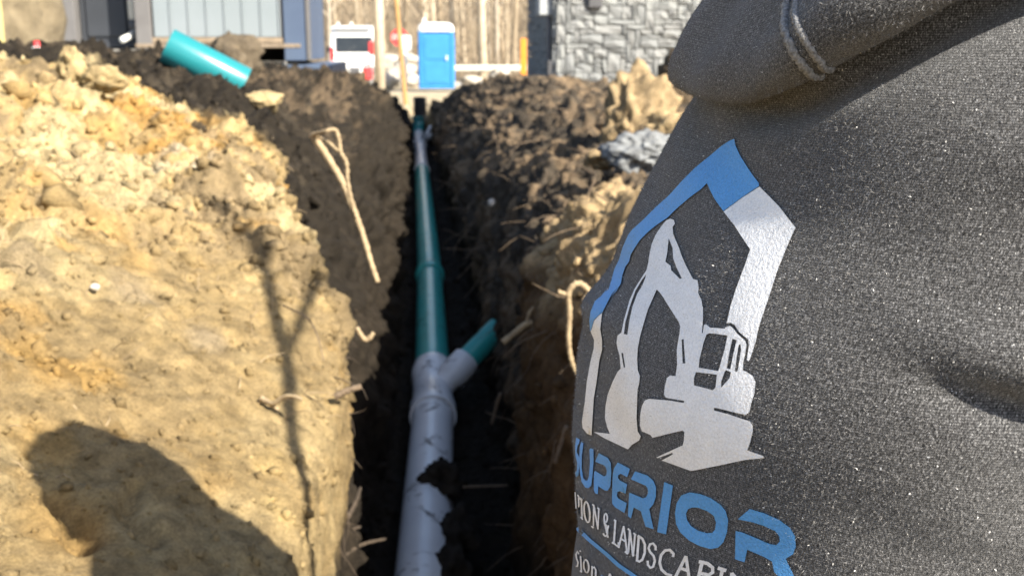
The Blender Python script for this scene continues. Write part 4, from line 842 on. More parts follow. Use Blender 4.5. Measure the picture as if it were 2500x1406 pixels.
PRINT = [
('printed_roof_line','blue',[(0.2258,1.4543),(0.2492,1.4515),(0.2922,1.4476),(0.3243,1.445),(0.3546,1.4424),(0.3866,1.4398),(0.417,1.4374),(0.423,1.4361),(0.4087,1.4339),(0.3951,1.4317),(0.3823,1.4295),(0.3713,1.4272),(0.3606,1.4249),(0.3499,1.4226),(0.322,1.4246),(0.2928,1.4266),(0.2672,1.4287),(0.2403,1.4309),(0.2209,1.4325),(0.2147,1.4296),(0.2007,1.4271),(0.1844,1.4245),(0.1651,1.421),(0.1431,1.4174),(0.1295,1.4146),(0.1171,1.4118),(0.0969,1.409),(0.078,1.4061),(0.0575,1.4018),(0.0375,1.3967),(0.0236,1.3917),(0.0054,1.3871),(0.0066,1.3835),(-0.0144,1.3793),(-0.0009,1.3749),(0.0337,1.3726),(0.0496,1.3692),(0.0478,1.3659),(0.0419,1.3685),(0.0382,1.3713),(0.0369,1.3668),(0.0538,1.3647),(0.068,1.3625),(0.0797,1.3594),(0.0627,1.3565),(0.0455,1.3534),(-0.0056,1.344),(-0.0233,1.3424),(0.005,1.3506),(0.0032,1.3552),(-0.0172,1.3593),(-0.0145,1.3618),(-0.0132,1.3643),(-0.0289,1.3665),(-0.0205,1.3643),(-0.0125,1.3621),(-0.007,1.3598),(-0.0137,1.363),(-0.0135,1.3663),(-0.0655,1.3683),(-0.1075,1.3696),(-0.1444,1.3714),(-0.1436,1.3769),(-0.1363,1.3811),(-0.1108,1.386),(-0.078,1.3908),(-0.0642,1.3947),(-0.0469,1.3984),(-0.0258,1.4019),(-0.0107,1.4052),(-0.0025,1.408),(0.0046,1.4107),(0.0133,1.4135),(0.0253,1.4161),(0.0394,1.4187),(0.0557,1.4214),(0.0707,1.4244),(0.0851,1.4274),(0.0971,1.4303),(0.1076,1.4329),(0.1156,1.4353),(0.1218,1.4377),(0.1338,1.4407),(0.1458,1.4436),(0.1586,1.4466),(0.1754,1.4498),(0.2036,1.4529)],[]),
('printed_wall_line','white',[(0.0797,1.3592),(0.0972,1.3562),(0.1009,1.3522),(0.1098,1.3465),(0.1065,1.3407),(0.0957,1.3368),(0.0878,1.3331),(0.0875,1.3291),(0.0874,1.3252),(0.0879,1.3212),(0.0876,1.3164),(0.0885,1.3117),(0.0947,1.308),(0.0999,1.3041),(0.103,1.3001),(0.1028,1.2961),(0.0967,1.2915),(0.0456,1.2878),(-0.0071,1.2858),(-0.0182,1.289),(-0.002,1.2943),(0.0139,1.2996),(0.0221,1.3039),(0.0215,1.308),(0.0179,1.3118),(0.0127,1.3154),(0.0109,1.3191),(0.0088,1.3227),(0.0067,1.3263),(0.0089,1.3306),(0.0139,1.335),(0.0142,1.3399),(-0.0115,1.3419),(-0.0146,1.343),(0.0014,1.3448),(0.0493,1.3534),(0.0665,1.3565)],[]),
('printed_wall_line','white',[(0.4258,1.4359),(0.4504,1.4343),(0.4742,1.4327),(0.4971,1.431),(0.5193,1.4294),(0.5395,1.4275),(0.5591,1.4256),(0.5783,1.4238),(0.5971,1.4219),(0.5982,1.4192),(0.5996,1.4165),(0.6013,1.4137),(0.6041,1.411),(0.6071,1.4082),(0.6102,1.4055),(0.6133,1.4027),(0.618,1.4),(0.6227,1.3973),(0.6268,1.3947),(0.6308,1.3921),(0.6347,1.3895),(0.6385,1.3869),(0.6418,1.3845),(0.6449,1.3822),(0.6479,1.3799),(0.6537,1.377),(0.6592,1.3742),(0.6617,1.3718),(0.6643,1.3694),(0.6668,1.3671),(0.6654,1.3661),(0.659,1.3667),(0.653,1.3696),(0.6469,1.3724),(0.6366,1.3746),(0.6052,1.3764),(0.5819,1.3787),(0.5689,1.3791),(0.5587,1.3784),(0.5536,1.3811),(0.5482,1.3837),(0.5427,1.3863),(0.5385,1.3889),(0.5342,1.3914),(0.5298,1.394),(0.5301,1.394),(0.5262,1.3967),(0.5223,1.3994),(0.5183,1.4021),(0.5143,1.4047),(0.5098,1.4072),(0.5054,1.4097),(0.4839,1.4117),(0.4618,1.4137),(0.4391,1.4157),(0.4157,1.4178),(0.3952,1.4193),(0.3741,1.4208),(0.3523,1.4224),(0.363,1.4247),(0.3735,1.427),(0.3843,1.4294),(0.3974,1.4315),(0.4112,1.4337)],[]),
('printed_excavator','white',[(0.1349,1.4119),(0.159,1.4122),(0.1753,1.4108),(0.1721,1.409),(0.1932,1.4064),(0.2164,1.4046),(0.2571,1.4016),(0.281,1.3993),(0.3233,1.3958),(0.3519,1.3936),(0.3792,1.3914),(0.3981,1.3916),(0.4154,1.3889),(0.4239,1.3867),(0.4488,1.3841),(0.4608,1.3821),(0.4644,1.3817),(0.4832,1.3773),(0.4929,1.3743),(0.5025,1.3713),(0.5052,1.3714),(0.4984,1.374),(0.4964,1.3749),(0.503,1.3754),(0.5182,1.3746),(0.5402,1.3754),(0.5615,1.3761),(0.5643,1.3771),(0.5728,1.3778),(0.5848,1.3771),(0.602,1.3756),(0.6314,1.3737),(0.6407,1.3722),(0.648,1.3687),(0.6543,1.3652),(0.6638,1.3619),(0.676,1.3617),(0.6942,1.3608),(0.7067,1.3589),(0.7176,1.3544),(0.7209,1.3501),(0.7252,1.3462),(0.7195,1.3446),(0.6991,1.3443),(0.6783,1.344),(0.6587,1.3438),(0.6387,1.3435),(0.6324,1.3431),(0.6356,1.3421),(0.6569,1.3424),(0.6776,1.3426),(0.6974,1.3426),(0.7166,1.3425),(0.7353,1.3425),(0.7456,1.3411),(0.7502,1.3388),(0.7511,1.3362),(0.7515,1.3336),(0.7491,1.3299),(0.7703,1.3297),(0.7909,1.3295),(0.7935,1.3288),(0.7793,1.3277),(0.7648,1.3266),(0.7499,1.3255),(0.7332,1.3239),(0.7161,1.3222),(0.6983,1.3204),(0.68,1.3186),(0.661,1.3168),(0.6406,1.3148),(0.6193,1.3127),(0.5971,1.3106),(0.5776,1.3103),(0.5573,1.31),(0.5363,1.3096),(0.5142,1.3091),(0.4909,1.3085),(0.5136,1.3117),(0.5343,1.3147),(0.5316,1.3153),(0.5048,1.312),(0.4748,1.3085),(0.4689,1.3085),(0.4915,1.3114),(0.5122,1.3141),(0.5313,1.3166),(0.549,1.319),(0.5658,1.3212),(0.568,1.3235),(0.5657,1.3278),(0.5596,1.3281),(0.5379,1.326),(0.515,1.3237),(0.4905,1.3212),(0.455,1.3177),(0.446,1.3185),(0.408,1.3177),(0.3981,1.3199),(0.3978,1.3258),(0.4005,1.3303),(0.4076,1.3335),(0.422,1.3352),(0.4478,1.3365),(0.4725,1.3377),(0.4962,1.3388),(0.5196,1.3396),(0.5423,1.3404),(0.5401,1.3413),(0.5204,1.3406),(0.5002,1.3399),(0.4794,1.3392),(0.4694,1.3402),(0.4631,1.3436),(0.4592,1.3477),(0.4662,1.3492),(0.4848,1.35),(0.4737,1.3548),(0.462,1.3579),(0.4498,1.361),(0.4409,1.3646),(0.4316,1.3682),(0.4227,1.3708),(0.4085,1.3724),(0.3827,1.3742),(0.3557,1.376),(0.3313,1.3776),(0.3055,1.3792),(0.28,1.3804),(0.2608,1.3809),(0.2662,1.3773),(0.2704,1.3744),(0.2747,1.3714),(0.2831,1.3683),(0.2908,1.3652),(0.2971,1.3624),(0.3022,1.3595),(0.3125,1.3543),(0.3265,1.3494),(0.3454,1.3448),(0.3614,1.3429),(0.3675,1.3397),(0.3686,1.3362),(0.3744,1.3329),(0.3786,1.3296),(0.3811,1.3261),(0.3819,1.3225),(0.3849,1.3193),(0.3868,1.3161),(0.4016,1.3146),(0.3915,1.3116),(0.3514,1.3063),(0.3289,1.302),(0.2838,1.3007),(0.2411,1.2994),(0.1955,1.2979),(0.1603,1.2969),(0.1189,1.2953),(0.1766,1.2994),(0.2236,1.3024),(0.2021,1.3047),(0.1825,1.3078),(0.1766,1.3136),(0.1819,1.3174),(0.1895,1.3215),(0.2091,1.3264),(0.2265,1.3311),(0.2507,1.338),(0.2648,1.3408),(0.2531,1.3436),(0.2415,1.3464),(0.222,1.349),(0.2109,1.3513),(0.2077,1.3549),(0.2207,1.3572),(0.2143,1.3601),(0.2049,1.3629),(0.1949,1.3656),(0.1828,1.3682),(0.1692,1.3708),(0.1609,1.3735),(0.153,1.3761),(0.1521,1.3788),(0.1526,1.3816),(0.1577,1.386),(0.1467,1.3896),(0.1295,1.3937),(0.1147,1.3979),(0.1076,1.4025),(0.1102,1.4067),(0.1179,1.4104)],[[(0.1831,1.4037),(0.2274,1.4004),(0.2562,1.3963),(0.2918,1.3932),(0.3144,1.3916),(0.3363,1.3899),(0.33,1.3893),(0.3035,1.3903),(0.2758,1.3912),(0.262,1.3929),(0.229,1.3935),(0.2132,1.3979),(0.1984,1.4008)],[(0.169,1.3843),(0.1632,1.3813),(0.1639,1.3783),(0.1659,1.3755),(0.1791,1.372),(0.1921,1.3687),(0.2063,1.3654),(0.2175,1.3621),(0.2339,1.3572),(0.2499,1.3576),(0.2412,1.3606),(0.23,1.3635),(0.2182,1.3664),(0.2044,1.3693),(0.1947,1.3722),(0.1849,1.375),(0.1838,1.379),(0.176,1.3823)],[(0.4499,1.3657),(0.4557,1.3662),(0.4665,1.3638),(0.4771,1.3615),(0.4874,1.3591),(0.4974,1.3568),(0.4892,1.3563),(0.4798,1.3587),(0.4701,1.361),(0.4601,1.3634)],[(0.2483,1.348),(0.2566,1.3485),(0.2711,1.3457),(0.2857,1.3429),(0.2798,1.3422),(0.264,1.3451)],[(0.5244,1.3723),(0.5428,1.3729),(0.5608,1.3733),(0.5783,1.3738),(0.5842,1.3709),(0.5901,1.368),(0.5943,1.3649),(0.5983,1.3617),(0.6022,1.3586),(0.583,1.3582),(0.5634,1.3577),(0.5432,1.3572),(0.5336,1.3607),(0.5297,1.3631),(0.5257,1.3655),(0.5215,1.3679),(0.5183,1.3714)],[(0.5411,1.355),(0.5623,1.3557),(0.5829,1.3564),(0.6029,1.357),(0.6089,1.3544),(0.6146,1.3517),(0.6104,1.3502),(0.5913,1.35),(0.5717,1.3497),(0.5516,1.3493),(0.5428,1.3525)],[(0.621,1.36),(0.6362,1.3598),(0.6401,1.3573),(0.635,1.3549),(0.6297,1.3524),(0.6227,1.3548),(0.6193,1.359)],[(0.5962,1.373),(0.609,1.373),(0.6139,1.3702),(0.6188,1.3674),(0.6249,1.3641),(0.6309,1.3608),(0.6206,1.3608),(0.6155,1.3632),(0.6102,1.3656),(0.6049,1.368),(0.6005,1.3705)],[(0.6234,1.372),(0.6328,1.3699),(0.6397,1.3668),(0.6464,1.3636),(0.652,1.3606),(0.6445,1.3607),(0.6375,1.3637),(0.6303,1.3667),(0.6209,1.3713)]]),
('printed_letter','blue',[(-0.0413,1.2766),(-0.0113,1.2784),(-0.0069,1.2763),(-0.0132,1.2744),(-0.0046,1.2715),(0.0206,1.2712),(0.0363,1.2684),(0.0444,1.263),(-0.0293,1.2535),(-0.0042,1.2593),(0.0245,1.264),(0.0162,1.2676),(-0.006,1.2688),(-0.0303,1.2726)],[]),
('printed_letter','blue',[(0.001,1.2784),(0.0184,1.2794),(0.0254,1.2762),(0.0336,1.2731),(0.0448,1.2708),(0.0556,1.2685),(0.0834,1.2653),(0.1003,1.2654),(0.1117,1.2664),(0.112,1.2688),(0.1011,1.2721),(0.0911,1.2754),(0.0801,1.2779),(0.0704,1.2806),(0.0803,1.2825),(0.1074,1.2842),(0.1084,1.2806),(0.1142,1.2775),(0.1211,1.2735),(0.1309,1.2699),(0.1407,1.2661),(0.1304,1.2638),(0.1113,1.2624),(0.0784,1.2626),(0.0522,1.2656),(0.0387,1.268),(0.0241,1.2703),(0.0134,1.273),(0.0029,1.2756)],[]),
('printed_letter','blue',[(0.158,1.2865),(0.2266,1.2896),(0.2473,1.2884),(0.2505,1.2833),(0.2452,1.279),(0.2417,1.2748),(0.2293,1.2711),(0.2125,1.2698),(0.1749,1.2688),(0.1865,1.2653),(0.1724,1.2647),(0.1602,1.2654),(0.1502,1.2679),(0.1403,1.2704),(0.1308,1.2729),(0.136,1.2741),(0.1968,1.2764),(0.2115,1.2784),(0.2188,1.2815),(0.2097,1.2831),(0.1933,1.2827),(0.125,1.2785)],[]),
('printed_letter','blue',[(0.2845,1.2917),(0.3162,1.2924),(0.3464,1.293),(0.3378,1.2879),(0.3057,1.2873),(0.2923,1.2854),(0.2915,1.2839),(0.3019,1.2833),(0.3407,1.2845),(0.3348,1.2788),(0.3019,1.2774),(0.2869,1.2755),(0.2846,1.2733),(0.2926,1.2725),(0.3418,1.2742),(0.332,1.2678),(0.2827,1.2665),(0.2651,1.267),(0.2577,1.2698),(0.2549,1.2727),(0.2547,1.276),(0.2567,1.2794),(0.2593,1.2829),(0.2671,1.2871)],[]),
('printed_letter','blue',[(0.3702,1.2935),(0.3988,1.2946),(0.4269,1.2956),(0.4523,1.2949),(0.4641,1.2923),(0.4658,1.2875),(0.4594,1.2833),(0.4455,1.2796),(0.4538,1.2768),(0.4617,1.2739),(0.4693,1.271),(0.4349,1.2695),(0.4232,1.2726),(0.4114,1.2757),(0.3779,1.275),(0.3715,1.2713),(0.3661,1.2678),(0.3499,1.2677),(0.3498,1.2709),(0.3511,1.2743),(0.3527,1.2777),(0.3533,1.281),(0.3857,1.2821),(0.4157,1.2829),(0.4279,1.2844),(0.4344,1.2871),(0.4304,1.2892),(0.4209,1.2899),(0.3889,1.2891),(0.3556,1.2882)],[]),
('printed_letter','blue',[(0.4975,1.2977),(0.5321,1.2985),(0.5281,1.295),(0.5248,1.2916),(0.5224,1.2883),(0.5207,1.285),(0.5197,1.2818),(0.5192,1.2786),(0.5186,1.2754),(0.5176,1.2722),(0.4837,1.2707),(0.4853,1.2741),(0.4863,1.2775),(0.4869,1.2808),(0.4876,1.284),(0.4887,1.2873),(0.4907,1.2907),(0.4936,1.2942)],[]),
('printed_letter','blue',[(0.5916,1.2994),(0.6262,1.301),(0.6589,1.3012),(0.6871,1.2999),(0.7024,1.2978),(0.7102,1.2936),(0.7091,1.2907),(0.7082,1.2878),(0.6996,1.282),(0.6861,1.2784),(0.6652,1.2761),(0.6331,1.2751),(0.6161,1.2751),(0.5988,1.2752),(0.5822,1.276),(0.5653,1.2769),(0.5481,1.2798),(0.5409,1.2846),(0.5445,1.2902),(0.5617,1.2956)],[[(0.5981,1.2921),(0.619,1.2936),(0.6491,1.2939),(0.6685,1.2929),(0.6752,1.2902),(0.6728,1.2864),(0.6655,1.2843),(0.6482,1.2828),(0.6217,1.2821),(0.5971,1.2827),(0.5836,1.2846),(0.5789,1.2875),(0.5856,1.2904)]]),
('printed_letter','blue',[(0.7686,1.303),(0.7865,1.3031),(0.8041,1.3032),(0.8241,1.3027),(0.8437,1.3022),(0.8567,1.301),(0.8696,1.2999),(0.8829,1.2966),(0.8853,1.2918),(0.8801,1.2879),(0.8634,1.2847),(0.8717,1.2822),(0.8803,1.2798),(0.8889,1.2773),(0.901,1.2741),(0.8843,1.2736),(0.8673,1.2731),(0.8532,1.275),(0.8389,1.2769),(0.8309,1.2814),(0.8089,1.2823),(0.7947,1.2825),(0.7803,1.2827),(0.7657,1.2829),(0.7638,1.2797),(0.7622,1.2765),(0.7361,1.2762),(0.7344,1.2796),(0.733,1.283),(0.7321,1.2864),(0.7316,1.2899),(0.7504,1.2903),(0.7652,1.2902),(0.7799,1.29),(0.7943,1.2898),(0.8085,1.2895),(0.8225,1.2893),(0.8383,1.2897),(0.8469,1.292),(0.8451,1.2945),(0.8343,1.2963),(0.8197,1.2967),(0.8049,1.2971),(0.7776,1.297),(0.7573,1.2965),(0.7366,1.2959),(0.7528,1.2995)],[]),
]
STROKES = [
('printed_letter','white',[[[(-0.0653,1.2401),(-0.0531,1.2393),(-0.0421,1.2384),(-0.0321,1.2375),(-0.023,1.2365),(-0.0149,1.2354)],[(-0.0422,1.2426),(-0.0331,1.2415),(-0.0245,1.2404),(-0.016,1.2394),(-0.008,1.2383),(-0.001,1.2372)]]]),
('printed_letter','white',[[[(-0.0174,1.2435),(0.005,1.2449),(0.0295,1.2463)],[(-0.0013,1.246),(0.0243,1.2477),(0.0562,1.2497)]],[[(0.0001,1.2446),(0.0033,1.2432),(0.0073,1.2418),(0.0118,1.2406),(0.017,1.2393),(0.0226,1.2382),(0.0283,1.237)],[(0.0215,1.2472),(0.0221,1.2455),(0.0246,1.2439),(0.0281,1.2425),(-0.2202,1.2146),(-0.1891,1.2155),(-0.1611,1.2161)]]]),
('printed_letter','white',[[[(0.0395,1.2483),(0.0386,1.2462),(0.0408,1.2444),(0.0445,1.2429),(0.0491,1.2414),(0.0543,1.24),(0.0605,1.2387)],[(0.0799,1.2527),(0.0705,1.2497),(0.0654,1.2472),(0.0648,1.2451),(0.0668,1.2434),(0.0703,1.2418),(0.0747,1.2403)]],[[(0.027,1.2472),(0.0684,1.2502)],[(0.0597,1.2515),(0.098,1.254)]],[[(0.0517,1.2381),(0.0744,1.239)],[(0.0613,1.2397),(0.0843,1.2406)]]]),
('printed_letter','white',[[[(0.1543,1.2525),(0.1537,1.2507),(0.1492,1.2487),(0.1419,1.2466),(0.1342,1.2449),(0.1293,1.2441),(0.1302,1.2442),(0.1251,1.2439),(0.1172,1.2439),(0.1096,1.2443),(0.1038,1.2453),(0.1015,1.2467),(0.1044,1.2487),(0.1122,1.2512),(0.1203,1.2533),(0.1267,1.2548),(0.1303,1.2555),(0.1296,1.2554),(0.1338,1.2556),(0.1403,1.2555),(0.1466,1.2549),(0.1516,1.2539),(0.1543,1.2525)],[(0.1699,1.2542),(0.1715,1.2526),(0.1697,1.2508),(0.1639,1.2488),(0.1543,1.2466),(0.1404,1.2444),(0.1218,1.2423),(0.109,1.2416),(0.0989,1.2415),(0.0896,1.2419),(0.0816,1.2427),(0.0759,1.2439),(0.074,1.2455),(0.0783,1.2476),(0.0911,1.2504),(0.1065,1.2532),(0.1204,1.2554),(0.1353,1.257),(0.145,1.2573),(0.1527,1.2571),(0.1597,1.2565),(0.1656,1.2555),(0.1698,1.2542)]]]),
('printed_letter','white',[[[(0.1805,1.2589),(0.1836,1.2575),(0.1861,1.256),(0.1877,1.2545),(0.1882,1.2528),(0.1872,1.2509),(0.1845,1.2488),(0.1803,1.2466)],[(0.1881,1.2596),(0.1916,1.2582),(0.1946,1.2568),(0.1969,1.2553),(0.1984,1.2537),(0.1988,1.252),(0.1979,1.2502),(0.1953,1.2482)]],[[(0.1824,1.2588),(0.1885,1.2577),(0.1943,1.2566),(0.1998,1.2555),(0.2049,1.2544),(0.2097,1.2532),(0.2141,1.252),(0.218,1.2507),(0.2214,1.2493)],[(0.1894,1.2596),(0.1957,1.2585),(0.2017,1.2575),(0.2075,1.2564),(0.213,1.2553),(0.2182,1.2541),(0.223,1.253),(0.2274,1.2517),(0.2314,1.2505)]],[[(0.2113,1.2596),(0.2146,1.2583),(0.2176,1.257),(0.2201,1.2556),(0.222,1.2542),(0.2232,1.2526),(0.2236,1.251),(0.2228,1.2493)],[(0.2181,1.2602),(0.2215,1.2589),(0.2247,1.2576),(0.2275,1.2563),(0.2299,1.2549),(0.2317,1.2534),(0.2328,1.2519),(0.233,1.2502)]],[[(0.1756,1.2586),(0.188,1.2587)],[(0.1798,1.2596),(0.1919,1.2596)]],[[(0.2067,1.2595),(0.2193,1.2594)],[(0.2101,1.2603),(0.2225,1.2603)]],[[(0.1715,1.2458),(0.195,1.247)],[(0.1836,1.2477),(0.2048,1.2487)]]]),
('printed_letter','white',[[[(0.259,1.2588),(0.2602,1.2583),(0.2608,1.2578),(0.2607,1.2574),(0.2601,1.2571),(0.2599,1.257),(0.2606,1.2571),(0.2601,1.2571),(0.2584,1.2572),(0.2564,1.2574),(0.2544,1.2578),(0.2528,1.2582),(0.2516,1.2587),(0.251,1.2592),(0.251,1.2596),(0.2515,1.2599),(0.2517,1.2599),(0.251,1.2599),(0.2515,1.2599),(0.2532,1.2598),(0.2553,1.2595),(0.2573,1.2592),(0.2591,1.2587)],[(0.2661,1.2593),(0.2674,1.2588),(0.2682,1.2582),(0.2681,1.2576),(0.267,1.2571),(0.2644,1.2565),(0.2598,1.2561),(0.2557,1.2561),(0.2524,1.2563),(0.2497,1.2566),(0.2473,1.257),(0.2454,1.2576),(0.2441,1.2581),(0.2434,1.2587),(0.2435,1.2593),(0.2445,1.2598),(0.247,1.2604),(0.2514,1.2608),(0.2555,1.2608),(0.2587,1.2606),(0.2616,1.2603),(0.264,1.2599),(0.266,1.2594)]],[[(0.2513,1.2561),(0.2584,1.255),(0.2652,1.2539),(0.2718,1.2527),(0.2781,1.2515),(0.2841,1.2503)],[(0.258,1.257),(0.2652,1.2559),(0.2722,1.2547),(0.2789,1.2536),(0.2854,1.2524),(0.2917,1.2513)]],[[(0.2559,1.2552),(0.2574,1.2553),(0.2587,1.2553),(0.2607,1.2553),(0.2632,1.2553),(0.2659,1.2551),(0.2686,1.2548),(0.2712,1.2545),(0.2734,1.2541),(0.2754,1.2537),(0.2768,1.2532),(0.2777,1.2527),(0.2781,1.2523),(0.2779,1.2518),(0.2772,1.2514),(0.2763,1.2512),(0.2756,1.2511),(0.2752,1.251),(0.2743,1.2509),(0.2725,1.2509),(0.2701,1.2509),(0.2675,1.2511),(0.2648,1.2513)],[(0.2545,1.256),(0.2576,1.2562),(0.2614,1.2563),(0.265,1.2563),(0.2684,1.2562),(0.2717,1.256),(0.2748,1.2557),(0.2778,1.2554),(0.2804,1.2549),(0.2826,1.2544),(0.2843,1.2539),(0.2854,1.2534),(0.2859,1.2528),(0.2858,1.2523),(0.2849,1.2517),(0.2831,1.2512),(0.28,1.2506),(0.2757,1.2501),(0.2712,1.2498),(0.2671,1.2497),(0.2634,1.2497),(0.26,1.2499),(0.2569,1.2501)]],[[(0.2817,1.2527),(0.2842,1.2555),(0.2828,1.2568)],[(0.2738,1.2523),(0.2768,1.2551),(0.2756,1.2564)]]]),
('printed_letter','white',[[[(0.2951,1.2604),(0.2982,1.259),(0.3012,1.2576),(0.3042,1.2562),(0.3069,1.2547),(0.3094,1.2532),(0.3115,1.2517),(0.3131,1.2502)],[(0.3033,1.261),(0.3063,1.2596),(0.3093,1.2582),(0.3123,1.2568),(0.3151,1.2554),(0.3177,1.2539),(0.32,1.2524),(0.3219,1.2509)]],[[(0.3152,1.2499),(0.3383,1.25),(0.3411,1.2529)],[(0.3198,1.2512),(0.3356,1.2508),(0.333,1.2524)]],[[(0.2923,1.2603),(0.3037,1.2603)],[(0.295,1.2613),(0.3065,1.2614)]],[[(0.3087,1.2499),(0.3185,1.2499)],[(0.3135,1.2511),(0.323,1.2511)]]]),
('printed_letter','white',[[[(0.3354,1.2611),(0.3357,1.2596),(0.3363,1.2581),(0.3368,1.2567),(0.3374,1.2552),(0.3378,1.2537),(0.3379,1.2522),(0.3377,1.2506)],[(0.3433,1.2615),(0.3435,1.26),(0.3439,1.2585),(0.3444,1.2571),(0.3449,1.2556),(0.3454,1.2541),(0.3456,1.2526),(0.3456,1.2511)]],[[(0.3357,1.2609),(0.3404,1.2598),(0.3452,1.2586),(0.3499,1.2575),(0.3546,1.2563),(0.3592,1.2552),(0.3638,1.254),(0.3682,1.2529),(0.3725,1.2517),(0.3767,1.2505)],[(0.3431,1.2617),(0.3476,1.2605),(0.3523,1.2594),(0.3569,1.2582),(0.3615,1.257),(0.3661,1.2559),(0.3706,1.2547),(0.375,1.2536),(0.3793,1.2524),(0.3836,1.2512)]],[[(0.3422,1.2545),(0.3627,1.2548)],[(0.3442,1.2555),(0.3647,1.2558)]],[[(0.3331,1.2502),(0.3461,1.2502)],[(0.3366,1.2513),(0.3494,1.2513)]],[[(0.3707,1.2504),(0.3843,1.2502)],[(0.3744,1.2515),(0.3879,1.2512)]]]),
('printed_letter','white',[[[(0.3637,1.2616),(0.3658,1.26),(0.3681,1.2586),(0.3705,1.2571),(0.373,1.2556),(0.3755,1.2541),(0.3778,1.2527),(0.38,1.2512)],[(0.3716,1.2622),(0.3734,1.2606),(0.3756,1.2591),(0.3779,1.2576),(0.3802,1.2561),(0.3826,1.2547),(0.385,1.2532),(0.3872,1.2517)]],[[(0.3652,1.2613),(0.3692,1.2601),(0.3734,1.259),(0.3775,1.2578),(0.3817,1.2566),(0.3859,1.2555),(0.39,1.2543),(0.394,1.2531),(0.398,1.2519),(0.4019,1.2508)],[(0.3727,1.2621),(0.3766,1.2609),(0.3805,1.2597),(0.3845,1.2585),(0.3886,1.2573),(0.3927,1.2561),(0.3967,1.255),(0.4007,1.2538),(0.4047,1.2526),(0.4085,1.2514)]],[[(0.3903,1.2616),(0.3917,1.26),(0.3933,1.2585),(0.395,1.257),(0.3969,1.2554),(0.3988,1.2539),(0.4007,1.2524),(0.4025,1.2509)],[(0.3982,1.2622),(0.3993,1.2606),(0.4007,1.259),(0.4023,1.2575),(0.404,1.256),(0.4059,1.2544),(0.4077,1.2529),(0.4095,1.2514)]],[[(0.3587,1.2613),(0.372,1.2611)],[(0.3626,1.2624),(0.376,1.2622)]],[[(0.3864,1.2614),(0.3993,1.2612)],[(0.3904,1.2625),(0.4033,1.2623)]],[[(0.3761,1.251),(0.3877,1.2508)],[(0.3797,1.252),(0.3912,1.2518)]]]),
('printed_letter','white',[[[(0.4044,1.2616),(0.4055,1.2602),(0.4069,1.2588),(0.4085,1.2573),(0.4102,1.256),(0.4119,1.2546),(0.4137,1.2532),(0.4155,1.2518),(0.4172,1.2504)],[(0.4148,1.2624),(0.4157,1.2609),(0.4168,1.2595),(0.4182,1.2581),(0.4197,1.2566),(0.4213,1.2553),(0.423,1.2539),(0.4247,1.2525),(0.4264,1.2511)]],[[(0.4028,1.2612),(0.4136,1.2613),(0.423,1.2614),(0.4289,1.2606),(0.4352,1.2597),(0.4374,1.2579),(0.4401,1.256),(0.4385,1.2543),(0.4375,1.2527),(0.431,1.2512),(0.4201,1.2512)],[(0.407,1.2627),(0.418,1.2628),(0.4301,1.2629),(0.4376,1.2618),(0.4447,1.2608),(0.447,1.2586),(0.4495,1.2566),(0.4477,1.2546),(0.4458,1.2526),(0.4337,1.2502),(0.4174,1.2498)]]]),
('printed_letter','white',[[[(0.4882,1.2613),(0.4863,1.2635),(0.4725,1.2643),(0.4556,1.2623),(0.4501,1.2593),(0.4593,1.2577),(0.4746,1.257),(0.4815,1.2553),(0.4803,1.2539),(0.48,1.2526),(0.4758,1.2518),(0.4682,1.2523),(0.4649,1.254)],[(0.4787,1.2605),(0.4774,1.2623),(0.4694,1.2628),(0.4634,1.2621),(0.4598,1.2601),(0.4664,1.259),(0.4821,1.2583),(0.4904,1.2561),(0.4893,1.2543),(0.4878,1.2524),(0.4749,1.2505),(0.4606,1.2512),(0.4561,1.2532)]]]),
('printed_letter','white',[[[(0.5537,1.2633),(0.5542,1.2655),(0.5368,1.2665),(0.5164,1.2644),(0.508,1.2623),(0.5008,1.2603),(0.4996,1.2581),(0.4991,1.2559),(0.5049,1.2544),(0.511,1.2529),(0.5221,1.2525),(0.533,1.2522),(0.5528,1.253)],[(0.5438,1.2628),(0.5455,1.2642),(0.5341,1.2648),(0.5214,1.2635),(0.5166,1.2621),(0.5108,1.2605),(0.51,1.2587),(0.5091,1.2568),(0.514,1.2555),(0.5185,1.2543),(0.5272,1.254),(0.5358,1.2537),(0.5543,1.2545)]]]),
('printed_letter','white',[[[(0.5879,1.2671),(0.5843,1.2655),(0.5807,1.2638),(0.5771,1.2621),(0.5735,1.2605),(0.5699,1.2588),(0.5664,1.2571),(0.563,1.2555),(0.5597,1.2538)],[(0.5974,1.2671),(0.5939,1.2655),(0.5904,1.2639),(0.5869,1.2622),(0.5833,1.2605),(0.5798,1.2589),(0.5763,1.2572),(0.5729,1.2556),(0.5696,1.2539)]],[[(0.5877,1.2666),(0.5899,1.2653),(0.5921,1.2641),(0.5944,1.2628),(0.5966,1.2615),(0.5989,1.2602),(0.6012,1.259),(0.6035,1.2577),(0.6059,1.2564)],[(0.5976,1.2676),(0.5998,1.2663),(0.602,1.2651),(0.6042,1.2638),(0.6064,1.2625),(0.6087,1.2612),(0.6109,1.26),(0.6132,1.2587),(0.6155,1.2574)]],[[(0.5771,1.259),(0.5903,1.2594),(0.6033,1.2598)],[(0.5793,1.2607),(0.5924,1.2611),(0.6053,1.2615)]]]),
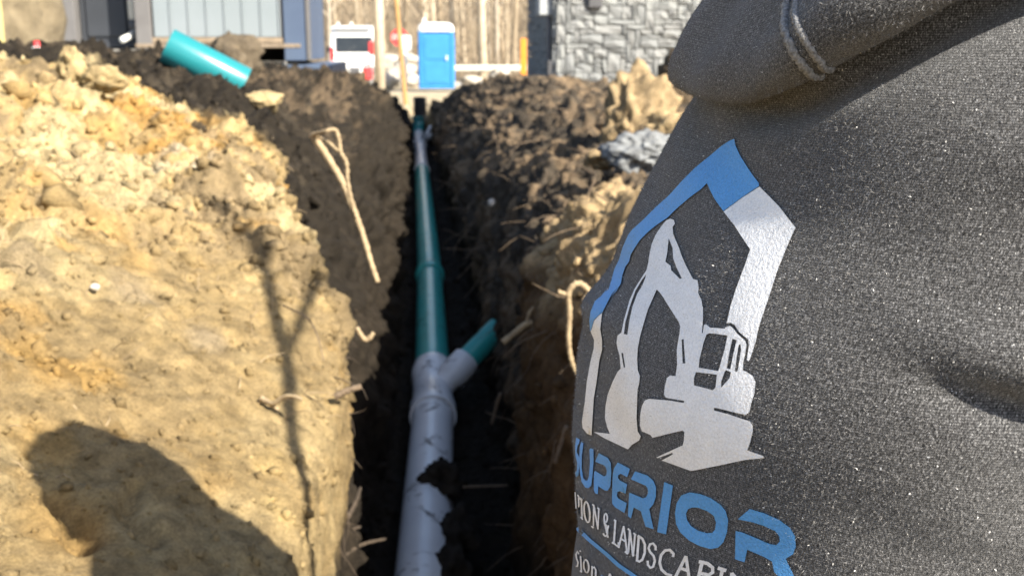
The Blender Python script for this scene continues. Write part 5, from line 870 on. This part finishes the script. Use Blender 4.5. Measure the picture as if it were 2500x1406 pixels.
('printed_letter','white',[[[(0.6386,1.268),(0.6375,1.2664),(0.6365,1.2648),(0.6354,1.2632),(0.6343,1.2616),(0.6333,1.2599),(0.6322,1.2583)],[(0.6493,1.2684),(0.6482,1.2668),(0.6472,1.2652),(0.6462,1.2636),(0.6451,1.262),(0.6441,1.2604),(0.6431,1.2588)]],[[(0.6338,1.2667),(0.6427,1.267),(0.6515,1.2674),(0.6589,1.2677),(0.666,1.2673),(0.6721,1.2672),(0.674,1.2657),(0.667,1.2642),(0.6577,1.2639),(0.6459,1.2633)],[(0.635,1.2685),(0.6438,1.2689),(0.6526,1.2692),(0.6624,1.2696),(0.6715,1.2691),(0.6812,1.2685),(0.6837,1.2656),(0.6709,1.2628),(0.6569,1.2621),(0.6451,1.2615)]]]),
('printed_letter','white',[[[(0.6997,1.2688),(0.699,1.2673),(0.6983,1.2658),(0.6977,1.2643),(0.6971,1.2628)],[(0.7097,1.2691),(0.709,1.2676),(0.7084,1.2661),(0.7077,1.2647),(0.7071,1.2632)]],[[(0.6908,1.2678),(0.699,1.268),(0.7071,1.2681),(0.7152,1.2683)],[(0.6928,1.2697),(0.701,1.2698),(0.7091,1.2699),(0.7171,1.2701)]]]),
('printed_letter','white',[[[(0.7269,1.269),(0.7271,1.2676),(0.7273,1.2662),(0.7275,1.2648),(0.7278,1.2634)],[(0.7366,1.2695),(0.7368,1.2681),(0.737,1.2667),(0.7372,1.2653),(0.7375,1.2639)]],[[(0.7284,1.2683),(0.7349,1.2675),(0.7414,1.2667),(0.7478,1.2659),(0.7542,1.2651)],[(0.7352,1.2699),(0.7416,1.2691),(0.7481,1.2683),(0.7545,1.2675),(0.7608,1.2667)]]]),
('printed_rule','blue',[[[(-0.336,1.1905),(-0.2404,1.1978),(-0.1377,1.2062),(0.0881,1.2313),(0.1109,1.2325),(0.1313,1.2333),(0.1508,1.2341),(0.1682,1.2348),(0.1848,1.2355),(0.2012,1.2361),(0.2174,1.2368),(0.2335,1.2374),(0.2493,1.238),(0.2644,1.2385),(0.2809,1.2389),(0.297,1.2393),(0.3124,1.2395),(0.327,1.2397),(0.3416,1.2398),(0.3561,1.2402),(0.3694,1.2405),(0.3822,1.2407),(0.3946,1.2409),(0.4074,1.2411),(0.4197,1.2412),(0.432,1.2413),(0.4431,1.2415),(0.4537,1.2416),(0.4642,1.2417),(0.4745,1.2418)],[(-0.1758,1.2068),(-0.1434,1.2088),(0.0824,1.2337),(0.1047,1.2348),(0.1254,1.2357),(0.1453,1.2364),(0.1642,1.2371),(0.1815,1.2379),(0.1992,1.2387),(0.2167,1.2395),(0.2339,1.2402),(0.2508,1.2409),(0.2668,1.2415),(0.2823,1.2421),(0.2984,1.2424),(0.3133,1.2426),(0.3275,1.2427),(0.341,1.2427),(0.3536,1.2427),(0.3661,1.2429),(0.3787,1.2431),(0.3908,1.2433),(0.4026,1.2434),(0.4148,1.2435),(0.4267,1.2435),(0.4382,1.2436),(0.4486,1.2437),(0.4591,1.2438),(0.4693,1.2438),(0.4795,1.2439)]]]),
('printed_letter','white',[[[(-0.0769,1.199),(-0.1234,1.1961),(-0.1719,1.1883),(-0.1356,1.1892),(-0.0932,1.1915),(-0.0977,1.1884),(-0.1087,1.1879)],[(-0.1003,1.196),(-0.1163,1.1958),(-0.1255,1.1932),(-0.1018,1.1932),(-0.067,1.1946),(-0.0718,1.1908),(-0.1288,1.1848)]]]),
('printed_letter','white',[[[(-0.0663,1.1989),(-0.0573,1.1979),(-0.0488,1.1969),(-0.0407,1.1959),(-0.0329,1.1949),(-0.0255,1.1938)],[(-0.0417,1.2018),(-0.0342,1.2007),(-0.027,1.1996),(-0.0201,1.1985),(-0.0136,1.1974),(-0.0074,1.1963)]],[[(-0.0853,1.2003),(-0.0743,1.2005)],[(-0.0592,1.2035),(-0.0486,1.2037)]],[[(-0.035,1.1926),(-0.0075,1.1952)],[(-0.0249,1.1947),(0.0007,1.1973)]]]),
('printed_letter','white',[[[(0.1718,1.2224),(0.173,1.2215),(0.172,1.2204),(0.1684,1.2193),(0.1623,1.218),(0.1563,1.2171),(0.1532,1.2168),(0.1443,1.2158),(0.1257,1.2142),(0.0349,1.2035),(0.0258,1.2032),(0.0204,1.2036),(0.1205,1.2171),(0.1329,1.2196),(0.1399,1.2212),(0.1452,1.2223),(0.1486,1.2229),(0.1501,1.223),(0.1537,1.2233),(0.159,1.2235),(0.1643,1.2234),(0.1688,1.223),(0.1719,1.2223)],[(0.1846,1.2238),(0.1866,1.223),(0.1866,1.2219),(0.1842,1.2208),(0.1784,1.2193),(0.1656,1.2173),(0.059,1.2041),(0.0334,1.2013),(0.0191,1.2001),(0.0085,1.1996),(0.0009,1.1995),(-0.0039,1.1999),(-0.007,1.2007),(-0.0068,1.2019),(-0.0024,1.2035),(0.0088,1.206),(0.1405,1.2229),(0.153,1.2244),(0.1625,1.225),(0.1698,1.2252),(0.1759,1.225),(0.1809,1.2246),(0.1845,1.2239)]]]),
('printed_letter','white',[[[(0.1965,1.2251),(0.1985,1.2236),(0.2,1.2221),(0.2007,1.2205),(0.2003,1.2187)],[(0.2067,1.2261),(0.209,1.2247),(0.211,1.2233),(0.2125,1.2217),(0.2134,1.2202)]],[[(0.2093,1.2242),(0.2148,1.2259),(0.2233,1.2254),(0.2256,1.2239),(0.2279,1.2224),(0.2298,1.2208)],[(0.2006,1.2239),(0.2151,1.2269),(0.2317,1.2265),(0.2349,1.2249),(0.2375,1.2234),(0.2398,1.2218)]]]),
('printed_letter','white',[[[(0.2972,1.2313),(0.2942,1.229),(0.292,1.2268)],[(0.307,1.232),(0.3036,1.2297),(0.3011,1.2274)]],[[(0.2978,1.231),(0.308,1.23),(0.318,1.2291)],[(0.3065,1.2323),(0.3164,1.2313),(0.3261,1.2303)]]]),
('printed_dot','blue',[[[(0.2559,1.2253),(0.2622,1.2254)],[(0.2625,1.2269),(0.2687,1.227)]]]),
]
# ---------------------------------------------------------------- person in the hoodie
def fleece(name, uv):
    k = NM(name)
    if uv:
        mp = k.n('ShaderNodeMapping'); mp.inputs['Scale'].default_value = (1150, 620, 1); k.l(k.co.outputs['UV'], mp.inputs['Vector'])
        n1 = k.noise(1.0, 3, .72, mp.outputs[0], .6); wv = k.n('ShaderNodeTexWave', wave_type='BANDS', bands_direction='Y', Scale=.30, Distortion=3.0, Detail=2.0)
        wv.inputs['Detail Scale'].default_value = 2.5; mp2 = k.n('ShaderNodeMapping'); mp2.inputs['Scale'].default_value = (1000, 1000, 1); k.l(k.co.outputs['UV'], mp2.inputs['Vector']); k.l(mp2.outputs[0], wv.inputs['Vector'])
        q = k.n('ShaderNodeMath', operation='MULTIPLY_ADD'); q.inputs[1].default_value = .10; k.l(wv.outputs['Fac'], q.inputs[0]); k.l(n1, q.inputs[2])
        q2 = k.n('ShaderNodeMath', operation='SUBTRACT'); q2.inputs[1].default_value = .05; k.l(q.outputs[0], q2.inputs[0]); n1 = q2.outputs[0]
    else: n1 = k.noise(1050, 3, .7)
    n2 = k.noise(2300, 2, .6); n3 = k.noise(28, 5, .6)
    v = k.n('ShaderNodeTexVoronoi', Scale=850.0, Randomness=1.0); k.l(k.co.outputs['Object'], v.inputs['Vector'])
    c = k.ramp(n1, (.36, (.013, .0128, .013)), (.52, (.072, .071, .072)), (.69, (.32, .317, .32)))
    fl = k.ramp(v.outputs['Distance'], (.0, (1, 1, 1)), (.16, (1, 1, 1)), (.24, (0, 0, 0)))
    sel = k.ramp(v.outputs['Color'], (.70, (0, 0, 0)), (.76, (1, 1, 1)))
    fm = k.mix(1.0, fl, sel, 'MULTIPLY')
    c = k.mix(fm, c, (.70, .70, .70))
    c = k.mix(.5, c, k.ramp(n3, (.3, (.75, .74, .75)), (.7, (1.2, 1.2, 1.2))), 'MULTIPLY')
    k.l(c, k.b.inputs['Base Color']); k.b.inputs['Roughness'].default_value = .85; k.b.inputs['Specular IOR Level'].default_value = .2
    k.b.inputs['Sheen Weight'].default_value = .35; k.b.inputs['Sheen Roughness'].default_value = .4
    h = k.n('ShaderNodeMath', operation='ADD'); k.l(n1, h.inputs[0]); k.l(n2, h.inputs[1])
    k.bump(h.outputs[0], .8, .0016); return k.m
FLEECE = fleece('charcoal_fleece', False); KNIT = fleece('charcoal_fleece_knit', True)
def ink(name, c):
    k = NM(name); n = k.noise(900, 3, .7); n2 = k.noise(60, 4)
    col = k.ramp(n, (.30, tuple(x*.80 for x in c)), (.62, c)); k.l(k.mix(.35, col, k.ramp(n2, (.35, (.85,)*3), (.65, (1.05,)*3)), 'MULTIPLY'), k.b.inputs['Base Color'])
    k.b.inputs['Roughness'].default_value = .48; k.b.inputs['Specular IOR Level'].default_value = .45
    k.bump(k.noise(560, 4, .65), .6, .0018); return k.m
INK = {'blue': ink('blue_print', (.10, .37, .80)), 'white': ink('white_print', (.93, .935, .95))}
DENIM = mat('work_trousers', (.07, .075, .085), (.05, .053, .06), 60, .9, .4, 400, .002)
SKIN = mat('skin', (.52, .33, .24), (.46, .28, .20), 12, .55, .15, 200, .002)
HAIR = mat('dark_hair', (.045, .03, .02), (.03, .02, .015), 40, .6, .6, 250, .01)
BOOT = mat('work_boot_leather', (.16, .09, .045), (.10, .06, .03), 30, .6, .3)
# body: one continuous skinned figure standing on the trench floor, arms forward
def skinned(name, verts, edges, m, parent=None, sub=2):
    me_ = bpy.data.meshes.new(name); me_.from_pydata([v[:3] for v in verts], edges, []); o = bpy.data.objects.new(name, me_); COL.objects.link(o)
    me_.materials.append(m); o.modifiers.new('skin', 'SKIN'); 
    for i, v in enumerate(verts):
        r = v[3] if hasattr(v[3], '__len__') else (v[3], v[3]); sv = me_.skin_vertices[0].data[i]; sv.radius = r; sv.use_root = (i == 0)
    o.modifiers['skin'].use_smooth_shade = True
    s = o.modifiers.new('sub', 'SUBSURF'); s.levels = 1; s.render_levels = sub
    if parent: o.parent = parent
    return o
CX, CY = .285, TY
HD_ = Vector((.36, .50, 1.765))
bv = [(CX, CY, .93, (.12, .14)), (CX+.01, CY, 1.15, (.10, .13)), (CX+.03, CY, 1.36, (.10, .14)), (CX+.035, CY-.005, 1.53, .055), (HD_.x+.005, HD_.y+.025, 1.645, .056), (HD_.x, HD_.y, HD_.z-.035, (.075, .085)), (HD_.x, HD_.y, HD_.z+.035, (.085, .095)), (HD_.x-.005, HD_.y, HD_.z+.095, (.06, .066))]
be = [(i, i+1) for i in range(7)]
def chain(start, pts):
    k = start
    for p in pts: bv.append(p); be.append((k, len(bv)-1)); k = len(bv)-1
    return k
chain(5, [(HD_.x+.088, HD_.y, HD_.z-.02, .014)])                       # nose
chain(5, [(HD_.x+.06, HD_.y, HD_.z-.085, .030)])                       # chin
for s in (-1, 1): chain(5, [(HD_.x-.005, HD_.y+s*.085, HD_.z-.01, (.012, .026))])   # ears
for s in (-1, 1):
    chain(0, [(CX, CY+s*.10, .85, .088), (CX+.03, CY+s*.115, .48, .058), (CX-.01, CY+s*.12, .10, .038), (CX+.10, CY+s*.125, .045, (.036, .03)), (CX+.18, CY+s*.13, .035, (.035, .02))])
    w_ = chain(2, [(CX+.05, CY+s*.13, 1.415, .050), (CX+.18, CY+s*.14, 1.19, .040), (CX+.40, CY+s*.13, 1.16, .028), (CX+.45, CY+s*.12, 1.16, (.024, .034)), (CX+.49, CY+s*.115, 1.16, (.020, .036))])
    for q, (dy, L) in enumerate([(-.03, .060), (-.010, .072), (.010, .068), (.029, .052)]):
        chain(w_, [(CX+.505, CY+s*.115+dy, 1.155, .0095), (CX+.505+L*.5, CY+s*.115+dy*1.15, 1.148, .0085), (CX+.505+L*.85, CY+s*.115+dy*1.15, 1.120, .008)])
    chain(w_-1, [(CX+.465, CY+s*.075, 1.15, .011), (CX+.505, CY+s*.06, 1.135, .0095)])
person = skinned('person', bv, be, SKIN); tag(person, 'person in a charcoal hoodie with blue and white back print', 'person')
# trousers, boots, hair
tv = [(CX, CY, .98, (.150, .165)), (CX, CY, .90, (.145, .17))]; te = [(0, 1)]
for s in (-1, 1):
    k = 1
    for p in [(CX, CY+s*.10, .80, .105), (CX+.03, CY+s*.115, .48, .080), (CX, CY+s*.12, .14, .066), (CX, CY+s*.12, .08, .066)]:
        tv.append(p); te.append((k, len(tv)-1)); k = len(tv)-1
skinned('trousers', tv, te, DENIM, person)
for s in (-1, 1):
    skinned('boot', [(CX-.02, CY+s*.12, .16, .056), (CX-.02, CY+s*.12, .055, .055), (CX+.09, CY+s*.125, .05, (.05, .05)), (CX+.20, CY+s*.13, .045, (.048, .04))], [(0, 1), (1, 2), (2, 3)], BOOT, person)
bm = bmesh.new(); bmesh.ops.create_icosphere(bm, subdivisions=4, radius=1); q = np.array([v.co for v in bm.verts])
rr_ = 1 + .10*fbm(q, 3.2, 3) + .05*fbm(q, 9, 2)
for v_, c_, r_ in zip(bm.verts, q, rr_): v_.co = Vector((c_[0]*.098*r_-.012, c_[1]*.090*r_, c_[2]*.120*r_+.03))
bmesh.ops.delete(bm, geom=[v_ for v_ in bm.verts if (v_.co.x > .05 and v_.co.z < .06) or v_.co.z < -.055], context='VERTS')
hm = bpy.data.meshes.new('hair'); bm.to_mesh(hm); bm.free(); ho = link('hair', hm, HAIR, person); ho.location = HD_
# hoodie
nu, nv = 300, 230
uu = np.linspace(-math.pi, math.pi, nu, endpoint=False); vv = np.concatenate([np.linspace(.80, 1.20, 40, endpoint=False), np.linspace(1.20, 1.64, nv-40)])
UU, VV = np.meshgrid(uu, vv); TP = torso(UU, VV)
f = [(j*nu+i, j*nu+(i+1) % nu, (j+1)*nu+(i+1) % nu, (j+1)*nu+i) for j in range(nv-1) for i in range(nu)]
f = [tuple(reversed(q_)) for q_ in f] if False else f
hoodie = pyd('hoodie', TP.reshape(-1, 3), f, KNIT, person)
def set_uv(o, UVs):
    l = o.data.uv_layers.new(name='cloth'); vi = np.empty(len(o.data.loops), np.int32); o.data.loops.foreach_get('vertex_index', vi)
    l.data.foreach_set('uv', UVs[vi].astype(np.float32).ravel())
set_uv(hoodie, np.stack([np.abs(UU)*.22*np.sign(UU), VV], -1).reshape(-1, 2))
hb = MB().lathe((CX-.01, CY, .78), (0, 0, 1), [(0, .178), (.005, .195), (.03, .199), (.06, .199), (.07, .19)], 60).build('waistband', FLEECE, hoodie, True)
for s in (-1, 1):
    sp = spline([(CX+.02, CY+s*.09, 1.46-.05*(s+1)), (CX+.05, CY+s*.145, 1.40-.03*(s+1)), (CX+.12, CY+s*.15, 1.29), (CX+.18, CY+s*.145, 1.195), (CX+.28, CY+s*.14, 1.175), (CX+.41, CY+s*.13, 1.162)], 7)
    mb = MB().tube(sp, [.080-.036*i/(len(sp)-1)+.004*math.sin(i*1.7) for i in range(len(sp))], 24); mb.build('sleeve', FLEECE, hoodie, True)
    MB().tube([(CX+.385, CY+s*.139, 1.165), (CX+.44, CY+s*.125, 1.161)], [.043, .041], 20).build('cuff', FLEECE, hoodie, True)
# hood: a padded roll lying on the upper back, lower edge following the hem line
def hood_pt(u, s):
    # s in 0..1 : 0 = tucked against the back, .3 = bottom of the roll, 1 = at the neck
    u = np.asarray(u, float); h = hermite(u, HEM_U, HEM_V)
    r = .0170 - .0060*np.clip((.35-u)/.55, 0, 1); rv = .021
    th = np.clip(s/.42, 0, 1)*math.pi
    off = r*(1-np.cos(th)) + .001; dz = rv*(1-np.sin(th))
    k = np.clip((s-.42)/.58, 0, 1)
    bul = np.sin(k*math.pi*.62)
    off = off + .010*bul*np.exp(-(u/1.6)**2)*np.clip(.45+(u+.3)*1.2, .3, 1) - .034*k**1.6*np.clip((.6-u)/.6, .35, 1); dz = dz + .125*k
    wv = (.0045*np.sin(u*7.3+s*5+1.5*np.sin(s*6)) + .0022*np.sin(u*19 - s*9 + np.sin(u*4)))*np.sin(np.clip(s*1.5, 0, 1)*math.pi*.5)
    off = off + .007*np.clip((u-.3)/.35, 0, 1)
    vb = np.clip(h + dz, 1.2, 1.69)
    base = torso(u, vb, 0); cx = hermite(vb, TV, TX)
    d = base - np.stack([cx, np.full_like(cx, TY), vb], -1); d = d/(np.linalg.norm(d, axis=-1, keepdims=True)+1e-9)
    tilt = np.zeros_like(d); tilt[..., 2] = .38; d = d + tilt; d /= np.linalg.norm(d, axis=-1, keepdims=True)
    return base + d*(off+wv)[..., None]
hu, hs = np.meshgrid(np.linspace(-2.7, 2.7, 300), np.linspace(0, 1, 90)); HP = hood_pt(hu, hs)
f = [(j*300+i, j*300+i+1, (j+1)*300+i+1, (j+1)*300+i) for j in range(89) for i in range(299)]
hood = pyd('hood', HP.reshape(-1, 3), f, KNIT, hoodie); set_uv(hood, np.stack([hu*.23, hs*.2], -1).reshape(-1, 2))
# double-stitched seam across the hood
SEAM = mat('fuzzy_seam', (.34, .335, .33), (.15, .147, .145), 700, .9, .7, 900, .002)
SEAM_S = [.14, .18, .23, .28, .33, .38, .43, .48, .53, .58, .63, .8, 1.0]; SEAM_U = [.52, .524, .532, .525, .51, .487, .455, .42, .383, .348, .30, .2, .15]
def seam_line(du, r, name, m, jit):
    ss_ = np.linspace(.14, .98, 110); us = np.interp(ss_, SEAM_S, SEAM_U) + du
    pts = [Vector(hood_pt(np.array([a_]), b_)[0]) for a_, b_ in zip(us, ss_)]
    mb = MB().tube(pts, [r*(1+.18*math.sin(i*2.4)) for i in range(len(pts))], 7, True, jit); return mb.build(name, m, hood, True)
seam_line(0, .0021, 'seam', SEAM, .35); seam_line(.030, .0017, 'seam', SEAM, .25)
# print on the back, laid on the cloth in the garment's own coordinates
US = .22
def inside(pt, poly):
    x, y_ = pt; r = False; j = len(poly)-1
    for i in range(len(poly)):
        xi, yi = poly[i]; xj, yj = poly[j]
        if (yi > y_) != (yj > y_) and x < (xj-xi)*(y_-yi)/(yj-yi+1e-12)+xi: r = not r
        j = i
    return r
def lay(pts, lift):
    a_ = np.array(pts); u_ = a_[:, 0]/US; v_ = a_[:, 1]
    return torso(u_, v_) + tnormal(u_, v_)*lift
def print_poly(name, colr, outer, holes, lift=.0009):
    loops = [[(u_*US, v_) for u_, v_ in l] for l in [outer]+holes]
    vs, es = [], []
    for l in loops:
        n0 = len(vs); vs += [Vector(p) for p in l]; es += [(n0+i, n0+(i+1) % len(l)) for i in range(len(l))]
    xs_ = [p[0] for p in loops[0]]; ys_ = [p[1] for p in loops[0]]; g = .004
    for a_ in np.arange(min(xs_), max(xs_), g):
        for b_ in np.arange(min(ys_), max(ys_), g):
            if inside((a_, b_), loops[0]) and not any(inside((a_, b_), h) for h in loops[1:]): vs.append(Vector((a_, b_)))
    rv, re, rf, *_ = delaunay_2d_cdt(vs, es, [], 0, 1e-6)
    fs = []
    for t in rf:
        c_ = sum((rv[i] for i in t), Vector((0, 0)))/len(t)
        if inside(c_, loops[0]) and not any(inside(c_, h) for h in loops[1:]): fs.append(tuple(t))
    return pyd(name, lay([tuple(p) for p in rv], lift), fs, INK[colr], hoodie)
for n_, c_, o_, h_ in PRINT: print_poly(n_, c_, o_, h_)
for n_, c_, rbs in STROKES:
    mb = MB()
    for k, (A_, B_) in enumerate(rbs):
        L_ = lay([(a*US, b) for a, b in A_], .0009+.00012*k); R_ = lay([(a*US, b) for a, b in B_], .0009+.00012*k); n = len(A_)
        M_ = (L_+R_)/2
        mb.add(list(L_)+list(R_), [(i, i+1, n+i+1, n+i) for i in range(n-1)])
    mb.build(n_, INK[c_], hoodie, True)
# short fuzz standing off the fleece
def fuzz(n, fn, name, parent, l0=.0007, l1=.0024, wd=.0001, m=None):
    V, Fc = [], []
    u_ = rng.uniform(-.55, 1.45, n); s_ = rng.random(n); P_, N_ = fn(u_, s_)
    T_ = rng.normal(size=(n, 3)); D_ = N_*rng.uniform(.2, .9, (n, 1)) + T_*.55; D_ /= np.linalg.norm(D_, axis=1, keepdims=True)
    L_ = rng.uniform(l0, l1, (n, 1)); S_ = np.cross(D_, rng.normal(size=(n, 3))); S_ /= np.linalg.norm(S_, axis=1, keepdims=True)
    w_ = rng.uniform(wd*.6, wd*1.3, (n, 1))
    a_ = P_ - S_*w_; b_ = P_ + S_*w_; c_ = P_ + D_*L_
    V = np.stack([a_, b_, c_], 1).reshape(-1, 3); m_ = bpy.data.meshes.new(name)
    m_.vertices.add(3*n); m_.vertices.foreach_set('co', V.astype(np.float32).ravel()); m_.loops.add(3*n); m_.loops.foreach_set('vertex_index', np.arange(3*n, dtype=np.int32))
    m_.polygons.add(n); m_.polygons.foreach_set('loop_start', np.arange(0, 3*n, 3, dtype=np.int32)); m_.update()
    o = link(name, m_, m or FUZZ, parent, False); tag(o, kind='stuff'); return o
FUZZ = mat('fleece_fibres', (.30, .29, .285), (.12, .118, .115), 300, .8, 0)
INKPOLY = [[(u_, v_) for u_, v_ in o_] for n_, c_, o_, h_ in PRINT]
def t_fn(u_, s_):
    v_ = 1.21 + s_*.28; return torso(u_, v_), tnormal(u_, v_)
def h_fn(u_, s_):
    s_ = .15 + s_*.75; P_ = np.array(hood_pt(u_, s_)); e = 1e-3
    A_ = np.array(hood_pt(u_+e, s_))-P_; B_ = np.array(hood_pt(u_, s_+e))-P_; N_ = np.cross(A_, B_); N_ /= np.linalg.norm(N_, axis=1, keepdims=True)+1e-12
    return P_, N_
fuzz(60000, t_fn, 'fleece_fibres', hoodie); fuzz(26000, h_fn, 'fleece_fibres', hood)
LINT = mat('white_lint', (.85, .84, .82), (.7, .69, .67), 300, .6, 0)
fuzz(1500, t_fn, 'lint', hoodie, .0004, .0013, .00028, LINT); fuzz(320, h_fn, 'lint', hood, .0004, .0013, .00028, LINT)
# ---------------------------------------------------------------- forked sapling added out of view, shaped back along the sun from the shadow it casts
PX2 = pix(P2); PX2[:, 2] = np.where(PX2[:, 2] < .3, 1e9, PX2[:, 2])
TS = np.array(to_sun); SH = np.array(SUN_H); PL = np.array([.95, .55, 1.2])
def cast_from(px, py):
    k = hit(px, py, PX2); q = P2[k]; t = ((PL-q) @ SH)/(TS @ SH); return Vector(q + TS*t)
trunk = [cast_from(*q) for q in [(775, 1400), (752, 1260), (728, 1100), (708, 960), (694, 840), (668, 720), (634, 600)]]
b1 = [cast_from(*q) for q in [(700, 880), (730, 800), (752, 735), (785, 660)]]
b2 = [cast_from(*q) for q in [(634, 600), (600, 545), (555, 505), (500, 492)]]
base = trunk[0]; gz = surf_z(base.x, base.y)
mb = MB().tube([Vector((base.x+.01, base.y-.02, gz-.1)), Vector((base.x, base.y, (gz+base.z)/2))] + spline(trunk, 4), [.009+.010*i/26 for i in range(2+len(trunk)*4-3)], 8, True, .1)
sap = mb.build('shadow_sapling', TB2, None, True); tag(sap, 'thin forked leafless sapling added out of view on the right bank to cast the forked shadow', 'shadow_sapling')
print('SAPLING', [tuple(round(c, 2) for c in p) for p in trunk], gz)
for bb, r0, r1 in ((b1, .012, .012), (b2, .018, .010)):
    c = spline(bb, 5); MB().tube(c, [r0+(r1-r0)*i/(len(c)-1) for i in range(len(c))], 7, True, .1).build('branch', TB2, sap, True)
